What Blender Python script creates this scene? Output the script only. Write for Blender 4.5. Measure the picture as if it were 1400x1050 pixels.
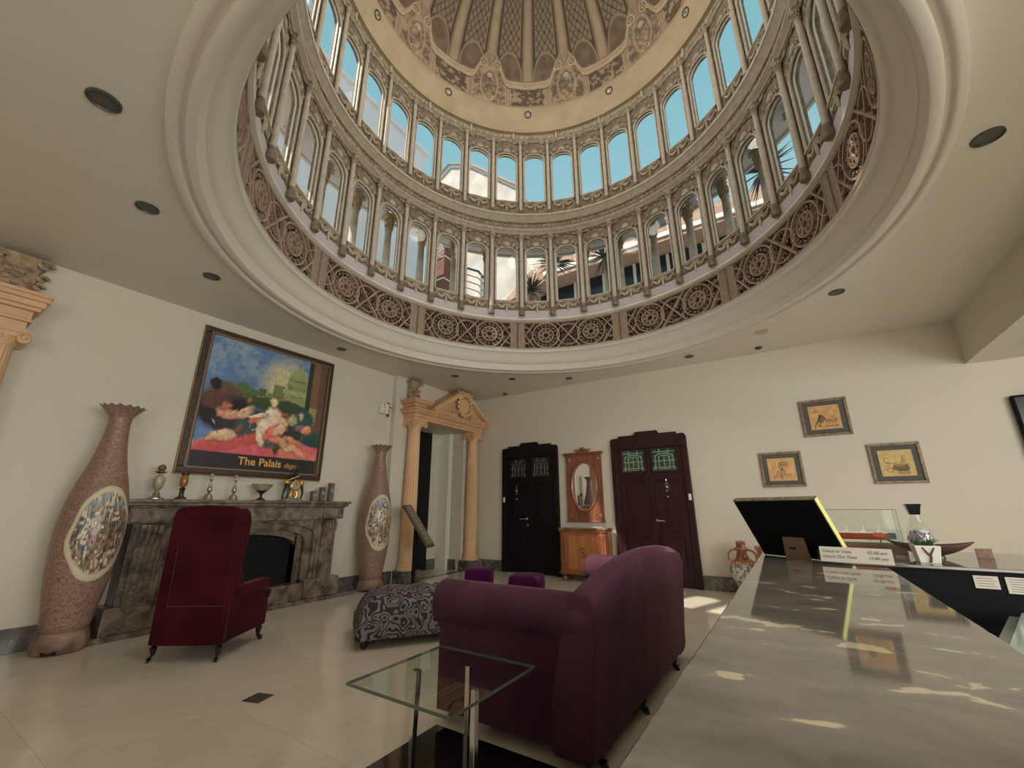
import bpy, math, random
import numpy as np
from mathutils import Vector, Matrix
D = bpy.data; SC = bpy.context.scene; COL = SC.collection
for o in list(D.objects): D.objects.remove(o)
PI = math.pi; rad = math.radians
random.seed(7); RNG = np.random.RandomState(7)

def S(r, g, b, k=1.0):
    f = lambda c: ((c/255+0.055)/1.055)**2.4 if c > 10 else c/255/12.92
    return (min(1, f(r)*k), min(1, f(g)*k), min(1, f(b)*k))

# ------------------------------------------------------------------ camera, sky, sun, large lights, exposure
CX, CY = -1.92, 3.6           # centre of the dome
H = 3.6; XL = -5.95; YB = 7.5  # ceiling height, left wall, back wall
cam = D.cameras.new('camera'); co = D.objects.new('camera', cam); COL.objects.link(co)
cam.sensor_width = 36; cam.lens = 570.7/1400*36; cam.clip_start = 0.02; cam.clip_end = 400
yaw, pit, rol = rad(32.787), rad(16.594), rad(-0.164)
fw = Vector((-math.sin(yaw)*math.cos(pit), math.cos(yaw)*math.cos(pit), math.sin(pit)))
rt = Vector((math.cos(yaw), math.sin(yaw), 0)); up = rt.cross(fw)
r2 = rt*math.cos(rol)+up*math.sin(rol); u2 = -rt*math.sin(rol)+up*math.cos(rol)
co.matrix_world = Matrix(((r2.x, u2.x, -fw.x, 0), (r2.y, u2.y, -fw.y, 0), (r2.z, u2.z, -fw.z, 1.2), (0, 0, 0, 1)))
SC.camera = co
SC.view_settings.view_transform = 'Standard'; SC.view_settings.look = 'None'
SC.view_settings.gamma = 1; SC.view_settings.use_curve_mapping = False
SC.view_settings.exposure = 0.17

world = D.worlds.new('sky'); SC.world = world; world.use_nodes = True
nt = world.node_tree; nt.nodes.clear()
out = nt.nodes.new('ShaderNodeOutputWorld'); bg = nt.nodes.new('ShaderNodeBackground')
tc = nt.nodes.new('ShaderNodeTexCoord'); sp = nt.nodes.new('ShaderNodeSeparateXYZ'); cr = nt.nodes.new('ShaderNodeValToRGB')
nt.links.new(tc.outputs['Generated'], sp.inputs[0]); nt.links.new(sp.outputs['Z'], cr.inputs[0])
cr.color_ramp.elements[0].position = 0.0; cr.color_ramp.elements[0].color = (*S(214, 222, 224), 1)
cr.color_ramp.elements[1].position = 0.75; cr.color_ramp.elements[1].color = (*S(136, 190, 202), 1)
nt.links.new(cr.outputs[0], bg.inputs[0]); bg.inputs[1].default_value = 0.92
nt.links.new(bg.outputs[0], out.inputs[0])

def sun(azdeg, el, strength, col):
    l = D.lights.new('sun', 'SUN'); l.energy = strength; l.color = col; l.angle = rad(0.6)
    o = D.objects.new('sun', l); COL.objects.link(o)
    d = Vector((math.cos(rad(azdeg))*math.cos(rad(el)), math.sin(rad(azdeg))*math.cos(rad(el)), math.sin(rad(el))))
    o.rotation_euler = d.to_track_quat('Z', 'Y').to_euler(); o.location = d*30
sun(-109.0, 52.6, 5.0, (1.0, 0.93, 0.82))
def area(name, loc, target, sx, sy, power, col):
    l = D.lights.new(name, 'AREA'); l.shape = 'RECTANGLE'; l.size = sx; l.size_y = sy; l.energy = power; l.color = col
    o = D.objects.new(name, l); COL.objects.link(o); o.location = loc
    o.rotation_euler = (Vector(loc)-Vector(target)).to_track_quat('Z', 'Y').to_euler()
# added unseen fill lights behind the camera and on the reception side
area('entrance_fill', (2.4, -4.3, 1.6), (-.6, 5, 1.6), 4.4, 2.7, 150, (0.98, 0.98, 0.98))
area('reception_fill', (4.7, 1.4, 1.95), (-6, 2.8, 1.2), 6.0, 1.9, 260, (0.98, 0.98, 0.97))

# ------------------------------------------------------------------ helpers
class MB:
    def __init__(s): s.v = []; s.f = []; s.c = None
    def add(s, vs, fs):
        n = len(s.v); s.v += [tuple(v) for v in vs]; s.f += [tuple(n+i for i in f) for f in fs]; return s
    def box(s, x0, x1, y0, y1, z0, z1):
        return s.add([(x0,y0,z0),(x1,y0,z0),(x1,y1,z0),(x0,y1,z0),(x0,y0,z1),(x1,y0,z1),(x1,y1,z1),(x0,y1,z1)],
                     [(0,3,2,1),(4,5,6,7),(0,1,5,4),(1,2,6,5),(2,3,7,6),(3,0,4,7)])
    def loft(s, rings, closed=True, caps=True):
        n = len(rings[0]); vs = [p for r in rings for p in r]; fs = []
        for i in range(len(rings)-1):
            for j in range(n if closed else n-1):
                a = i*n+j; b = i*n+(j+1) % n; fs.append((a, b, b+n, a+n))
        if caps and closed: fs += [tuple(range(n-1, -1, -1)), tuple(range((len(rings)-1)*n, len(rings)*n))]
        return s.add(vs, fs)
    def prism(s, poly, fn, a, b):   # poly of 2-d points, fn(p,q,t) -> 3-d
        return s.loft([[fn(p, q, a) for p, q in poly], [fn(p, q, b) for p, q in poly]])
    def lathe(s, prof, n=24, c=(0, 0), mod=None, a0=0, a1=2*PI, caps=True):
        full = abs(a1-a0-2*PI) < 1e-6; m = n if full else n+1; rings = []
        for r, z in prof:
            ring = []
            for k in range(m):
                a = a0+(a1-a0)*k/n; q = mod(r, z, a) if mod else r
                ring.append((c[0]+q*math.cos(a), c[1]+q*math.sin(a), z))
            rings.append(ring)
        return s.loft(rings, closed=full, caps=caps and full)
    def tube(s, pts, r, n=6, flat=1.0, closed=False):
        pts = [Vector(p) for p in pts]; rs = r if isinstance(r, (list, tuple)) else [r]*len(pts); rings = []
        for i, p in enumerate(pts):
            t = (pts[min(i+1, len(pts)-1)]-pts[max(i-1, 0)])
            if t.length < 1e-9: t = Vector((0, 0, 1))
            t.normalize(); ref = Vector((0, 0, 1)) if abs(t.z) < 0.9 else Vector((0, 1, 0))
            a = t.cross(ref).normalized(); b = a.cross(t)
            rings.append([tuple(p+(a*math.cos(2*PI*k/n)+b*math.sin(2*PI*k/n)*flat)*rs[i]) for k in range(n)])
        return s.loft(rings)
    def ball(s, c, r, n=8, m=6):
        rx, ry, rz = (r, r, r) if not isinstance(r, (list, tuple)) else r
        rings = []
        for i in range(m+1):
            t = -PI/2+PI*i/m; q = max(math.cos(t), 1e-3)
            rings.append([(c[0]+rx*q*math.cos(2*PI*k/n), c[1]+ry*q*math.sin(2*PI*k/n), c[2]+rz*math.sin(t)) for k in range(n)])
        return s.loft(rings)
    def xf(s, fn, start=0):
        s.v = s.v[:start]+[tuple(fn(*p)) for p in s.v[start:]]; return s
    def mesh(s, name='mesh'):
        m = D.meshes.new(name); m.from_pydata(s.v, [], s.f); m.validate(); m.update(); return m
    def build(s, name, mat, parent=None, smooth=False, bevel=0, seg=2, label=None, org=None, cols=None, subsurf=0):
        if org is not None: s.v = [(x-org[0], y-org[1], z-org[2]) for x, y, z in s.v]
        m = s.mesh(name); m.materials.append(mat)
        import bmesh
        b = bmesh.new(); b.from_mesh(m); bmesh.ops.recalc_face_normals(b, faces=b.faces); b.to_mesh(m); b.free()
        if smooth:
            for p in m.polygons: p.use_smooth = True
        if cols is not None:
            at = m.color_attributes.new('paint', 'FLOAT_COLOR', 'POINT'); at.data.foreach_set('color', np.asarray(cols, np.float32).ravel())
        o = D.objects.new(name, m); COL.objects.link(o); o.parent = parent
        if bevel:
            md = o.modifiers.new('bevel', 'BEVEL'); md.width = bevel; md.segments = seg; md.limit_method = 'ANGLE'; md.angle_limit = rad(35)
        if subsurf:
            md = o.modifiers.new('sub', 'SUBSURF'); md.levels = subsurf; md.render_levels = subsurf
        if smooth:
            m.set_sharp_from_angle(angle=rad(45 if not bevel else 60))
        if label: o['label'] = label
        return o

def empty(name, loc=(0, 0, 0), rz=0, parent=None):
    o = D.objects.new(name, None); COL.objects.link(o); o.location = loc; o.rotation_euler = (0, 0, rz); o.parent = parent
    o.empty_display_size = 0.1; return o
def tag(o, label, cat, group=None, kind=None):
    o['label'] = label; o['category'] = cat
    if group: o['group'] = group
    if kind: o['kind'] = kind
    return o
def struct(o): o['kind'] = 'structure'; return o
def copy_tree(o, parent=None):
    c = o.copy(); COL.objects.link(c); c.parent = parent
    for ch in list(o.children): copy_tree(ch, c)
    return c

def rounded(x0, x1, y0, y1, r, n=4):
    P = []
    for cx, cy, a in ((x1-r, y1-r, 0), (x0+r, y1-r, 90), (x0+r, y0+r, 180), (x1-r, y0+r, 270)):
        for k in range(n+1):
            t = rad(a+90*k/n); P.append((cx+r*math.cos(t), cy+r*math.sin(t)))
    return P

# ------------------------------------------------------------------ materials
def new_mat(name):
    m = D.materials.new(name); m.use_nodes = True; nt = m.node_tree
    return m, nt, nt.nodes['Principled BSDF']
def mat(name, col, rough=0.5, metal=0.0, col2=None, scale=6.0, detail=4.0, lo=0.35, hi=0.65, bump=0, bscale=40, spec=0.5, coat=0, sheen=0, stretch=None, dist=0.0, kind='noise'):
    m, nt, b = new_mat(name)
    b.inputs['Base Color'].default_value = (*col, 1); b.inputs['Roughness'].default_value = rough
    b.inputs['Metallic'].default_value = metal; b.inputs['Specular IOR Level'].default_value = spec
    b.inputs['Coat Weight'].default_value = coat; b.inputs['Coat Roughness'].default_value = 0.05
    if sheen: b.inputs['Sheen Weight'].default_value = sheen; b.inputs['Sheen Roughness'].default_value = 0.35; b.inputs['Sheen Tint'].default_value = (*[min(1, c*4+0.2) for c in col], 1)
    tc = nt.nodes.new('ShaderNodeTexCoord'); mp = nt.nodes.new('ShaderNodeMapping'); nt.links.new(tc.outputs['Object'], mp.inputs[0])
    if stretch: mp.inputs['Scale'].default_value = stretch
    if col2 is not None:
        if kind == 'voronoi':
            n = nt.nodes.new('ShaderNodeTexVoronoi'); n.inputs['Scale'].default_value = scale; src = n.outputs['Color']
            bw = nt.nodes.new('ShaderNodeRGBToBW'); nt.links.new(src, bw.inputs[0]); src = bw.outputs[0]
        elif kind == 'wave':
            n = nt.nodes.new('ShaderNodeTexWave'); n.inputs['Scale'].default_value = scale; n.inputs['Distortion'].default_value = dist; n.inputs['Detail'].default_value = detail; src = n.outputs['Fac']
        else:
            n = nt.nodes.new('ShaderNodeTexNoise'); n.inputs['Scale'].default_value = scale; n.inputs['Detail'].default_value = detail; n.inputs['Distortion'].default_value = dist; src = n.outputs['Fac']
        nt.links.new(mp.outputs[0], n.inputs['Vector'])
        r = nt.nodes.new('ShaderNodeValToRGB'); r.color_ramp.elements[0].position = lo; r.color_ramp.elements[1].position = hi
        r.color_ramp.elements[0].color = (*col, 1); r.color_ramp.elements[1].color = (*col2, 1)
        nt.links.new(src, r.inputs[0]); nt.links.new(r.outputs[0], b.inputs['Base Color'])
    if bump:
        n = nt.nodes.new('ShaderNodeTexNoise'); n.inputs['Scale'].default_value = bscale; n.inputs['Detail'].default_value = 4
        nt.links.new(mp.outputs[0], n.inputs['Vector']); bp = nt.nodes.new('ShaderNodeBump'); bp.inputs['Strength'].default_value = bump; bp.inputs['Distance'].default_value = 0.01
        nt.links.new(n.outputs['Fac'], bp.inputs['Height']); nt.links.new(bp.outputs[0], b.inputs['Normal'])
    return m
def marble(name, base, dark, vein, scale=3.0, vscale=2.0, rough=0.15, vw=0.03, seed=0, amount=1.0, spec=0.5):
    m, nt, b = new_mat(name); N = nt.nodes.new; L = nt.links.new
    tc = N('ShaderNodeTexCoord'); mp = N('ShaderNodeMapping'); mp.inputs['Location'].default_value = (seed*3.1, seed*1.7, seed*2.3); L(tc.outputs['Object'], mp.inputs[0])
    n1 = N('ShaderNodeTexNoise'); n1.inputs['Scale'].default_value = scale; n1.inputs['Detail'].default_value = 6; n1.inputs['Distortion'].default_value = 0.6; L(mp.outputs[0], n1.inputs['Vector'])
    r1 = N('ShaderNodeValToRGB'); r1.color_ramp.elements[0].position = 0.35; r1.color_ramp.elements[1].position = 0.66
    r1.color_ramp.elements[0].color = (*dark, 1); r1.color_ramp.elements[1].color = (*base, 1); L(n1.outputs['Fac'], r1.inputs[0])
    n2 = N('ShaderNodeTexNoise'); n2.inputs['Scale'].default_value = vscale; n2.inputs['Detail'].default_value = 5; n2.inputs['Distortion'].default_value = 1.6; L(mp.outputs[0], n2.inputs['Vector'])
    r2 = N('ShaderNodeValToRGB'); e = r2.color_ramp.elements; e[0].position = 0.5-vw; e[0].color = (0, 0, 0, 1); e[1].position = 0.5; e[1].color = (amount, amount, amount, 1)
    x = e.new(0.5+vw); x.color = (0, 0, 0, 1); L(n2.outputs['Fac'], r2.inputs[0])
    mx = N('ShaderNodeMixRGB'); L(r2.outputs[0], mx.inputs[0]); L(r1.outputs[0], mx.inputs[1]); mx.inputs[2].default_value = (*vein, 1)
    L(mx.outputs[0], b.inputs['Base Color']); b.inputs['Roughness'].default_value = rough; b.inputs['Specular IOR Level'].default_value = spec
    return m
def paint_mat(name, rough=0.5, coat=0.0):
    m, nt, b = new_mat(name); a = nt.nodes.new('ShaderNodeVertexColor'); a.layer_name = 'paint'
    nt.links.new(a.outputs[0], b.inputs['Base Color']); b.inputs['Roughness'].default_value = rough; b.inputs['Coat Weight'].default_value = coat
    return m
def glass_mat(name, tint=(0.97, 0.99, 0.98), ior=1.45, rough=0.0):
    m, nt, b = new_mat(name); nt.nodes.remove(b); N = nt.nodes.new; L = nt.links.new
    t = N('ShaderNodeBsdfTransparent'); t.inputs[0].default_value = (*tint, 1); g = N('ShaderNodeBsdfGlossy'); g.inputs['Roughness'].default_value = rough
    f = N('ShaderNodeFresnel'); f.inputs[0].default_value = ior; mx = N('ShaderNodeMixShader')
    ge = N('ShaderNodeNewGeometry'); iv = N('ShaderNodeMath'); iv.operation = 'SUBTRACT'; iv.inputs[0].default_value = 1; L(ge.outputs['Backfacing'], iv.inputs[1]); mu = N('ShaderNodeMath'); mu.operation = 'MULTIPLY'; L(f.outputs[0], mu.inputs[0]); L(iv.outputs[0], mu.inputs[1]); L(mu.outputs[0], mx.inputs[0]); L(t.outputs[0], mx.inputs[1]); L(g.outputs[0], mx.inputs[2]); L(mx.outputs[0], nt.nodes['Material Output'].inputs[0])
    return m

M = {}
M['wall'] = mat('cream_wall_paint', S(210, 203, 184), 0.6, bump=0.05, bscale=60)
M['ceil'] = mat('ceiling_paint', S(212, 208, 194), 0.45)
M['mould'] = mat('white_moulding_paint', S(214, 208, 194), 0.4)
M['floor'] = marble('cream_marble_tile', S(220, 210, 192), S(212, 200, 180), S(198, 186, 166), 1.6, 1.2, 0.09, 0.02, 1, 0.35)
M['joint'] = mat('tile_joint', S(176, 164, 142), 0.6)
M['base'] = marble('dark_marble_skirting', S(112, 106, 98), S(68, 66, 64), S(190, 180, 165), 4, 3, 0.2, 0.012, 2, 0.6)
M['grey_marble'] = marble('grey_brown_marble', S(134, 120, 104), S(72, 64, 58), S(176, 162, 142), 7, 6, 0.22, 0.02, 3, 0.35)
M['counter'] = None
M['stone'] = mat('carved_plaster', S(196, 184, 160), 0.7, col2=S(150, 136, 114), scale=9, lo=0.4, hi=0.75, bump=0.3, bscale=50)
M['stone_dark'] = mat('carved_plaster_dark', S(150, 134, 112), 0.75, col2=S(112, 98, 80), scale=14, bump=0.4, bscale=60)  # darker plaster tone for carving grounds and column bases
M['column'] = mat('column_plaster', S(204, 194, 176), 0.55, col2=S(186, 176, 158), scale=12)
M['frieze'] = mat('pinkish_carved_stone', S(176, 150, 130), 0.75, col2=S(150, 124, 106), scale=8, bump=0.3, bscale=70)
M['frieze_back'] = mat('frieze_ground_stone', S(58, 45, 38), 0.9, col2=S(44, 34, 28), scale=20)
M['frieze_strip'] = mat('stippled_stone', S(172, 150, 130), 0.8, col2=S(132, 112, 94), scale=60, bump=0.8, bscale=120)
M['lav'] = mat('pale_dado_plaster', S(196, 188, 186), 0.6)
M['ring'] = mat('plain_ring_plaster', S(196, 178, 146), 0.6, col2=S(182, 164, 132), scale=3)
M['glass'] = glass_mat('window_glass', (.98, .99, .99), 1.2)
M['paint'] = paint_mat('mural_paint', 0.7)
M['gold'] = mat('gilded_capital', S(200, 182, 146), 0.6, col2=S(170, 150, 114), scale=20, bump=0.4)
M['orange_stone'] = mat('peach_portal_stone', S(220, 180, 138), 0.5, col2=S(208, 164, 122), scale=3, bump=0.1)
M['relief'] = mat('weathered_relief_stone', S(188, 164, 132), 0.8, col2=S(130, 108, 82), scale=12, bump=0.7, bscale=40)
M['door_red'] = mat('mahogany_door', S(60, 31, 32), 0.45, col2=S(44, 22, 24), scale=3, stretch=(6, 6, 0.6), spec=.25)
M['door_shaded'] = mat('shaded_wood_door', S(30, 20, 22), 0.45, col2=S(20, 14, 16), scale=3, stretch=(6, 6, 0.6), spec=.25)  # stain darkened: the shade on this door is put into its colour
M['chrome'] = mat('chrome', (0.75, 0.75, 0.75), 0.12, 1.0)
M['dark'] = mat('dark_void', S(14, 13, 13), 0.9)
M['black'] = mat('black_gloss', S(16, 16, 17), 0.12)
M['blackm'] = mat('black_matte', S(13, 14, 17), 0.7, spec=.2)
M['grille'] = mat('downlight_grey', S(70, 70, 62), 0.4)
M['white'] = mat('white_plastic', S(226, 222, 208), 0.4)

def F3(x, y, z): return (x, y, z)
# ------------------------------------------------------------------ room shell
X1, Y0 = 5.0, -4.6            # right wall and the entrance wall behind the camera
fl = empty('floor'); struct(fl)
tile = 0.8
tm = MB().box(0.0006, tile-0.0006, 0.0006, tile-0.0006, -0.02, 0)
tmesh = tm.mesh('tile'); tmesh.materials.append(M['floor'])
nx0 = math.floor(-7.0/tile); nx1 = math.ceil(X1/tile); ny0 = math.floor(Y0/tile); ny1 = math.ceil(YB/tile)
for i in range(nx0, nx1):
    for j in range(ny0, ny1):
        if not (-1.95 <= i*tile < 0.9 and 0.0 <= j*tile < 1.3) or True:
            t = D.objects.new('tile', tmesh); COL.objects.link(t); t.parent = fl; t.location = (i*tile, j*tile+0.05, 0)
MB().box(-8, X1, Y0, YB+0.3, -0.12, -0.006).build('joint_bed', M['joint'], fl)
MB().box(-5.84, -5.72, 5.76, 7.12, -0.01, 0.002).build('threshold_strip', M['base'], fl)

# ceiling slab with the round opening
def ceiling():
    b = MB(); n = 128; R = 3.2; xr = 2.17; x0 = XL-0.2; y0 = Y0; y1 = YB+0.2
    inner = [(CX+R*math.cos(2*PI*k/n), CY+R*math.sin(2*PI*k/n)) for k in range(n)]
    outer = []
    for k in range(n):
        a = 2*PI*k/n; c, s = math.cos(a), math.sin(a); t = 1e9
        if c > 1e-9: t = min(t, (xr-CX)/c)
        if c < -1e-9: t = min(t, (x0-CX)/c)
        if s > 1e-9: t = min(t, (y1-CY)/s)
        if s < -1e-9: t = min(t, (-1.0-CY)/s)
        outer.append((CX+t*c, CY+t*s))
    # snap the corners
    for cx, cy in ((xr, y1), (x0, y1), (x0, -1.0), (xr, -1.0)):
        a = math.atan2(cy-CY, cx-CX) % (2*PI); k = round(a/(2*PI)*n) % n; outer[k] = (cx, cy)
    vs = [(x, y, H) for x, y in inner]+[(x, y, H) for x, y in outer]+[(x, y, H+0.3) for x, y in inner]+[(x, y, H+0.3) for x, y in outer]
    fs = []
    for k in range(n):
        j = (k+1) % n; fs += [(k, j, n+j, n+k), (2*n+k, 3*n+k, 3*n+j, 2*n+j)]
    b.add(vs, fs); b.box(x0, xr, Y0, -1.0, H, H+0.3)
    return b
struct(ceiling().build('ceiling', M['ceil']))
struct(MB().box(2.17, X1+0.2, Y0, YB+0.2, 2.98, H+0.3).build('ceiling_lowered', M['ceil']))
struct(MB().box(XL-2.2, X1+0.2, YB, YB+0.2, -0.1, H+0.3).build('wall_back', M['wall']))
struct(MB().box(X1, X1+0.2, Y0, YB, -0.1, H).build('wall_right', M['wall']))
struct(MB().box(XL-0.2, X1+0.2, Y0-0.2, Y0, -0.1, H+0.3).build('wall_entrance', M['wall']))
# left wall: plain stretch, then the portal's thicker wall with its recess
wl = empty('wall_left'); struct(wl)
MB().box(XL-0.2, XL, 0.15, 5.12, -0.1, H+0.1).build('plain_wall', M['wall'], wl)
def portal_wall(y0, y1, o0, o1, xf):
    b = MB(); b.box(XL-0.3, xf, y0, o0, -0.1, H+0.1); b.box(XL-0.3, xf, o1, y1, -0.1, H+0.1); b.box(XL-0.3, xf, o0, o1, 2.8, H+0.1); return b
XP = XL+0.10
portal_wall(5.12, YB, 5.78, 7.12, XP).build('portal_wall', M['wall'], wl)
portal_wall(-2.1, 0.15, -1.45, -0.1, XL+0.001).build('portal_wall', M['wall'], wl)
MB().box(XL-0.2, XL, Y0, -2.1, -0.1, H+0.1).build('plain_wall', M['wall'], wl)
# inside of the far recess: facing wall, jambs and black panels painting in the corridor's darkness
r = MB(); r.box(-6.65, -6.5, 6.80, 7.5, -0.1, 2.9); r.box(-6.55, XL-0.3, 7.12, 7.3, -0.1, 2.9); r.box(-7.4, XL-0.29, 5.6, 5.78, -0.1, 2.9); r.box(-7.4, XL-0.3, 5.7, 7.2, 2.8, 2.95)
r.build('recess_wall', M['wall'], wl)
MB().box(-6.52, -6.49, 5.7, 6.80, 0, 2.85).build('corridor_shade_panel', M['dark'], wl); MB().box(-6.6, -6.3, 5.76, 5.79, 0, 2.85).build('corridor_shade_panel', M['dark'], wl)
r = MB(); r.box(-6.56, -6.2, 7.05, 7.13, 0, 2.8);  r.box(XL-0.3, XL-0.22, 7.08, 7.14, 0, 2.8); r.build('door_casing', M['white'], wl)
MB().box(-7.6, -7.4, -2.0, 0.3, -0.1, 2.9).build('corridor_shade_panel', M['dark'], wl)
# skirting
def skirting(name, segs):
    e = empty(name); struct(e)
    for (x0, x1, y0, y1) in segs:
        n = max(1, round(max(x1-x0, y1-y0)/0.8))
        for k in range(n):
            if x1-x0 > y1-y0: MB().box(x0+(x1-x0)*k/n+0.001, x0+(x1-x0)*(k+1)/n-0.001, y0, y1, 0, 0.2).build('slab', M['base'], e, bevel=0.003)
            else: MB().box(x0, x1, y0+(y1-y0)*k/n+0.001, y0+(y1-y0)*(k+1)/n-0.001, 0, 0.2).build('slab', M['base'], e, bevel=0.003)
skirting('baseboard_left', [(XL, XL+0.025, 0.17, 5.12), (XL, XL+0.025, Y0, -2.1), (XP-0.02, XP+0.02, 5.12, 5.3), (-6.5, -6.48, 6.8, 7.1), (-6.5, XP-0.12, 7.095, 7.12)])
skirting('baseboard_back', [(XP, -5.06, YB-0.025, YB), (-3.74, -3.6, YB-0.025, YB), (-2.7, -2.66, YB-0.025, YB), (-1.32, X1, YB-0.025, YB)])
skirting('baseboard_right', [(X1-0.025, X1, Y0, YB-0.03)])

# moulding round the opening (seven turned rings read as one run of trim)
prof = [(3.24, H), (3.235, H-0.03), (3.20, H-0.04), (3.175, H-0.03), (3.165, H-0.008), (3.14, H-0.008), (3.13, H-0.025), (3.10, H-0.03), (3.07, H-0.015), (3.06, H+0.02),
        (3.04, H+0.05), (3.035, H+0.075), (3.01, H+0.09), (2.985, H+0.13), (2.955, H+0.19), (2.93, H+0.24), (2.915, H+0.26), (2.895, H+0.265), (2.893, H+0.285), (2.888, H+0.29), (2.885, H+0.32), (2.92, H+0.325)]
b = MB(); b.lathe(prof, 192, (CX, CY), caps=False); b.lathe([(3.24, H), (3.3, H+0.31), (2.95, H+0.33)], 96, (CX, CY), caps=False)
struct(b.build('trim_1', M['mould'], smooth=True))

# ------------------------------------------------------------------ dome drum: two tiers of 32 arched windows
R0 = 2.88; NB = 32; A0 = 125.8; STEP = 360/NB; U = PI*R0/NB
def curv(u, w, z): return ((R0+w)*math.sin(u/R0), (R0+w)*math.cos(u/R0), z)
def bay_empty(name, ang, parent=None): return empty(name, (CX, CY, 0), rad(ang-90), parent)
def arch_outline(hw, zb, zs, zt, n=10):
    P = [(-hw, zb), (-hw, zs)]
    for k in range(1, n): t = PI-PI*k/n; P.append((hw*math.cos(t), zs+(zt-zs)*math.sin(t)))
    return P+[(hw, zs), (hw, zb)]
def bay_wall(hw, zb, zs, zt, z0, z1, t=0.09):
    b = MB(); P = arch_outline(hw, zb, zs, zt)
    for w in (0, t):
        Q = lambda *c: b.add([(u, w, z) for u, z in c], [(0, 1, 2, 3)])
        Q((-U, z0), (-hw, z0), (-hw, zb), (-U, zb)); Q((-hw, z0), (hw, z0), (hw, zb), (-hw, zb)); Q((hw, z0), (U, z0), (U, zb), (hw, zb))
        Q((-U, zb), (-hw, zb), (-hw, zs), (-U, zs)); Q((hw, zb), (U, zb), (U, zs), (hw, zs)); Q((-U, zs), (-hw, zs), (-hw, z1), (-U, z1)); Q((hw, zs), (U, zs), (U, z1), (hw, z1))
        for i in range(1, len(P)-2): Q(P[i], P[i+1], (P[i+1][0], z1), (P[i][0], z1))
    L = P+[P[0]]
    for i in range(len(L)-1): b.add([(L[i][0], 0, L[i][1]), (L[i+1][0], 0, L[i+1][1]), (L[i+1][0], t, L[i+1][1]), (L[i][0], t, L[i][1])], [(0, 1, 2, 3)])
    return b.xf(curv)
def arch_trim(hw, zb, zs, zt, wd, w0, w1):
    b = MB(); A = arch_outline(hw, zb, zs, zt, 12); B = arch_outline(hw+wd, zb, zs, zt+wd, 12)
    for i in range(len(A)-1):
        a, c, d, e = A[i], A[i+1], B[i+1], B[i]
        b.add([(a[0], w0, a[1]), (c[0], w0, c[1]), (d[0], w0, d[1]), (e[0], w0, e[1]), (a[0], w1, a[1]), (c[0], w1, c[1]), (d[0], w1, d[1]), (e[0], w1, e[1])],
              [(4, 5, 6, 7), (0, 1, 5, 4), (2, 3, 7, 6)])
    return b.xf(curv)
def curl(b, cu, cz, r0, turns, sgn, start, th, w=-0.02, n=None, shrink=0.2):
    n = n or max(6, int(turns*9)); pts = []; rs = []
    for k in range(n+1):
        t = k/n; a = start+sgn*2*PI*turns*t; q = r0*(1-(1-shrink)*t); pts.append((cu+q*math.cos(a), w, cz+q*math.sin(a))); rs.append(th*(1-0.45*t))
    b.tube(pts, rs, 4); b.ball((pts[-1][0], w, pts[-1][2]), th*1.5, 5, 3)
def leaf(b, u0, z0, u1, z1, wd, w=-0.015):
    dx, dz = u1-u0, z1-z0; L = math.hypot(dx, dz); nx, nz = -dz/L, dx/L
    rings = [[(u0+dx*t+nx*q*wd*s, w-0.018*h*s, z0+dz*t+nz*q*wd*s) for q, h in ((-1, 0), (-.5, .7), (0, 1), (.5, .7), (1, 0))] for t, s in ((0, .25), (.25, .9), (.55, 1), (.8, .7), (1, .08))]
    b.loft(rings, closed=False)
def crest(zt, z1, hw):
    "shell and acanthus scrolls over an arch, filling the spandrel"
    b = MB(); zc = zt+0.045
    for k in range(7):
        a = rad(10+160*k/6); leaf(b, 0.012*math.cos(a), zc, 0.085*math.cos(a), zc+0.10*math.sin(a)+0.01, 0.018, -0.02)
    b.ball((0, -0.03, zc), 0.026, 6, 4)
    for s in (-1, 1):
        curl(b, s*0.125, zc+0.02, 0.042, 1.3, -s, PI/2, 0.012); curl(b, s*0.195, zc-0.045, 0.036, 1.2, s, 0, 0.011)
        leaf(b, s*0.06, zc-0.01, s*0.15, zc-0.075, 0.022); leaf(b, s*0.12, z1-0.03, s*0.21, z1-0.07, 0.022); leaf(b, s*0.17, zc-0.06, s*0.225, zc-0.16, 0.018)
        leaf(b, s*0.03, z1-0.015, s*0.10, z1-0.03, 0.014); curl(b, s*0.22, z1-0.05, 0.025, 1.0, -s, PI, 0.009)
    return b.xf(curv)
def swag(zs):
    b = MB(); b.box(-0.215, 0.215, -0.035, 0.0, zs-0.03, zs-0.005); b.box(-0.20, 0.20, -0.022, 0.0, zs-0.052, zs-0.03)
    for s in (-1, 1):
        pts = []; rs = []
        for k in range(9):
            t = k/8; pts.append((s*(0.015+0.165*t), -0.02, zs-0.062-0.085*math.sin(PI*t)*(1.1-0.3*t))); rs.append(0.008+0.02*math.sin(PI*t))
        b.tube(pts, rs, 5); leaf(b, s*0.185, zs-0.06, s*0.195, zs-0.13, 0.016, -0.01); leaf(b, s*0.02, zs-0.07, s*0.09, zs-0.10, 0.016, -0.03)
        curl(b, s*0.18, zs-0.07, 0.02, 0.8, s, 0, 0.008)
    b.lathe([(0.004, zs-0.235), (0.018, zs-0.20), (0.022, zs-0.16), (0.014, zs-0.12), (0.03, zs-0.09), (0.01, zs-0.06)], 6, (0, -0.025))
    return b.xf(curv)
def lathe_at(prof, w, n=12, u=0, mod=None):
    b = MB(); b.lathe(prof, n, (u, 0), mod); return b.xf(lambda x, y, z: (x, R0+w+y, z))
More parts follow.
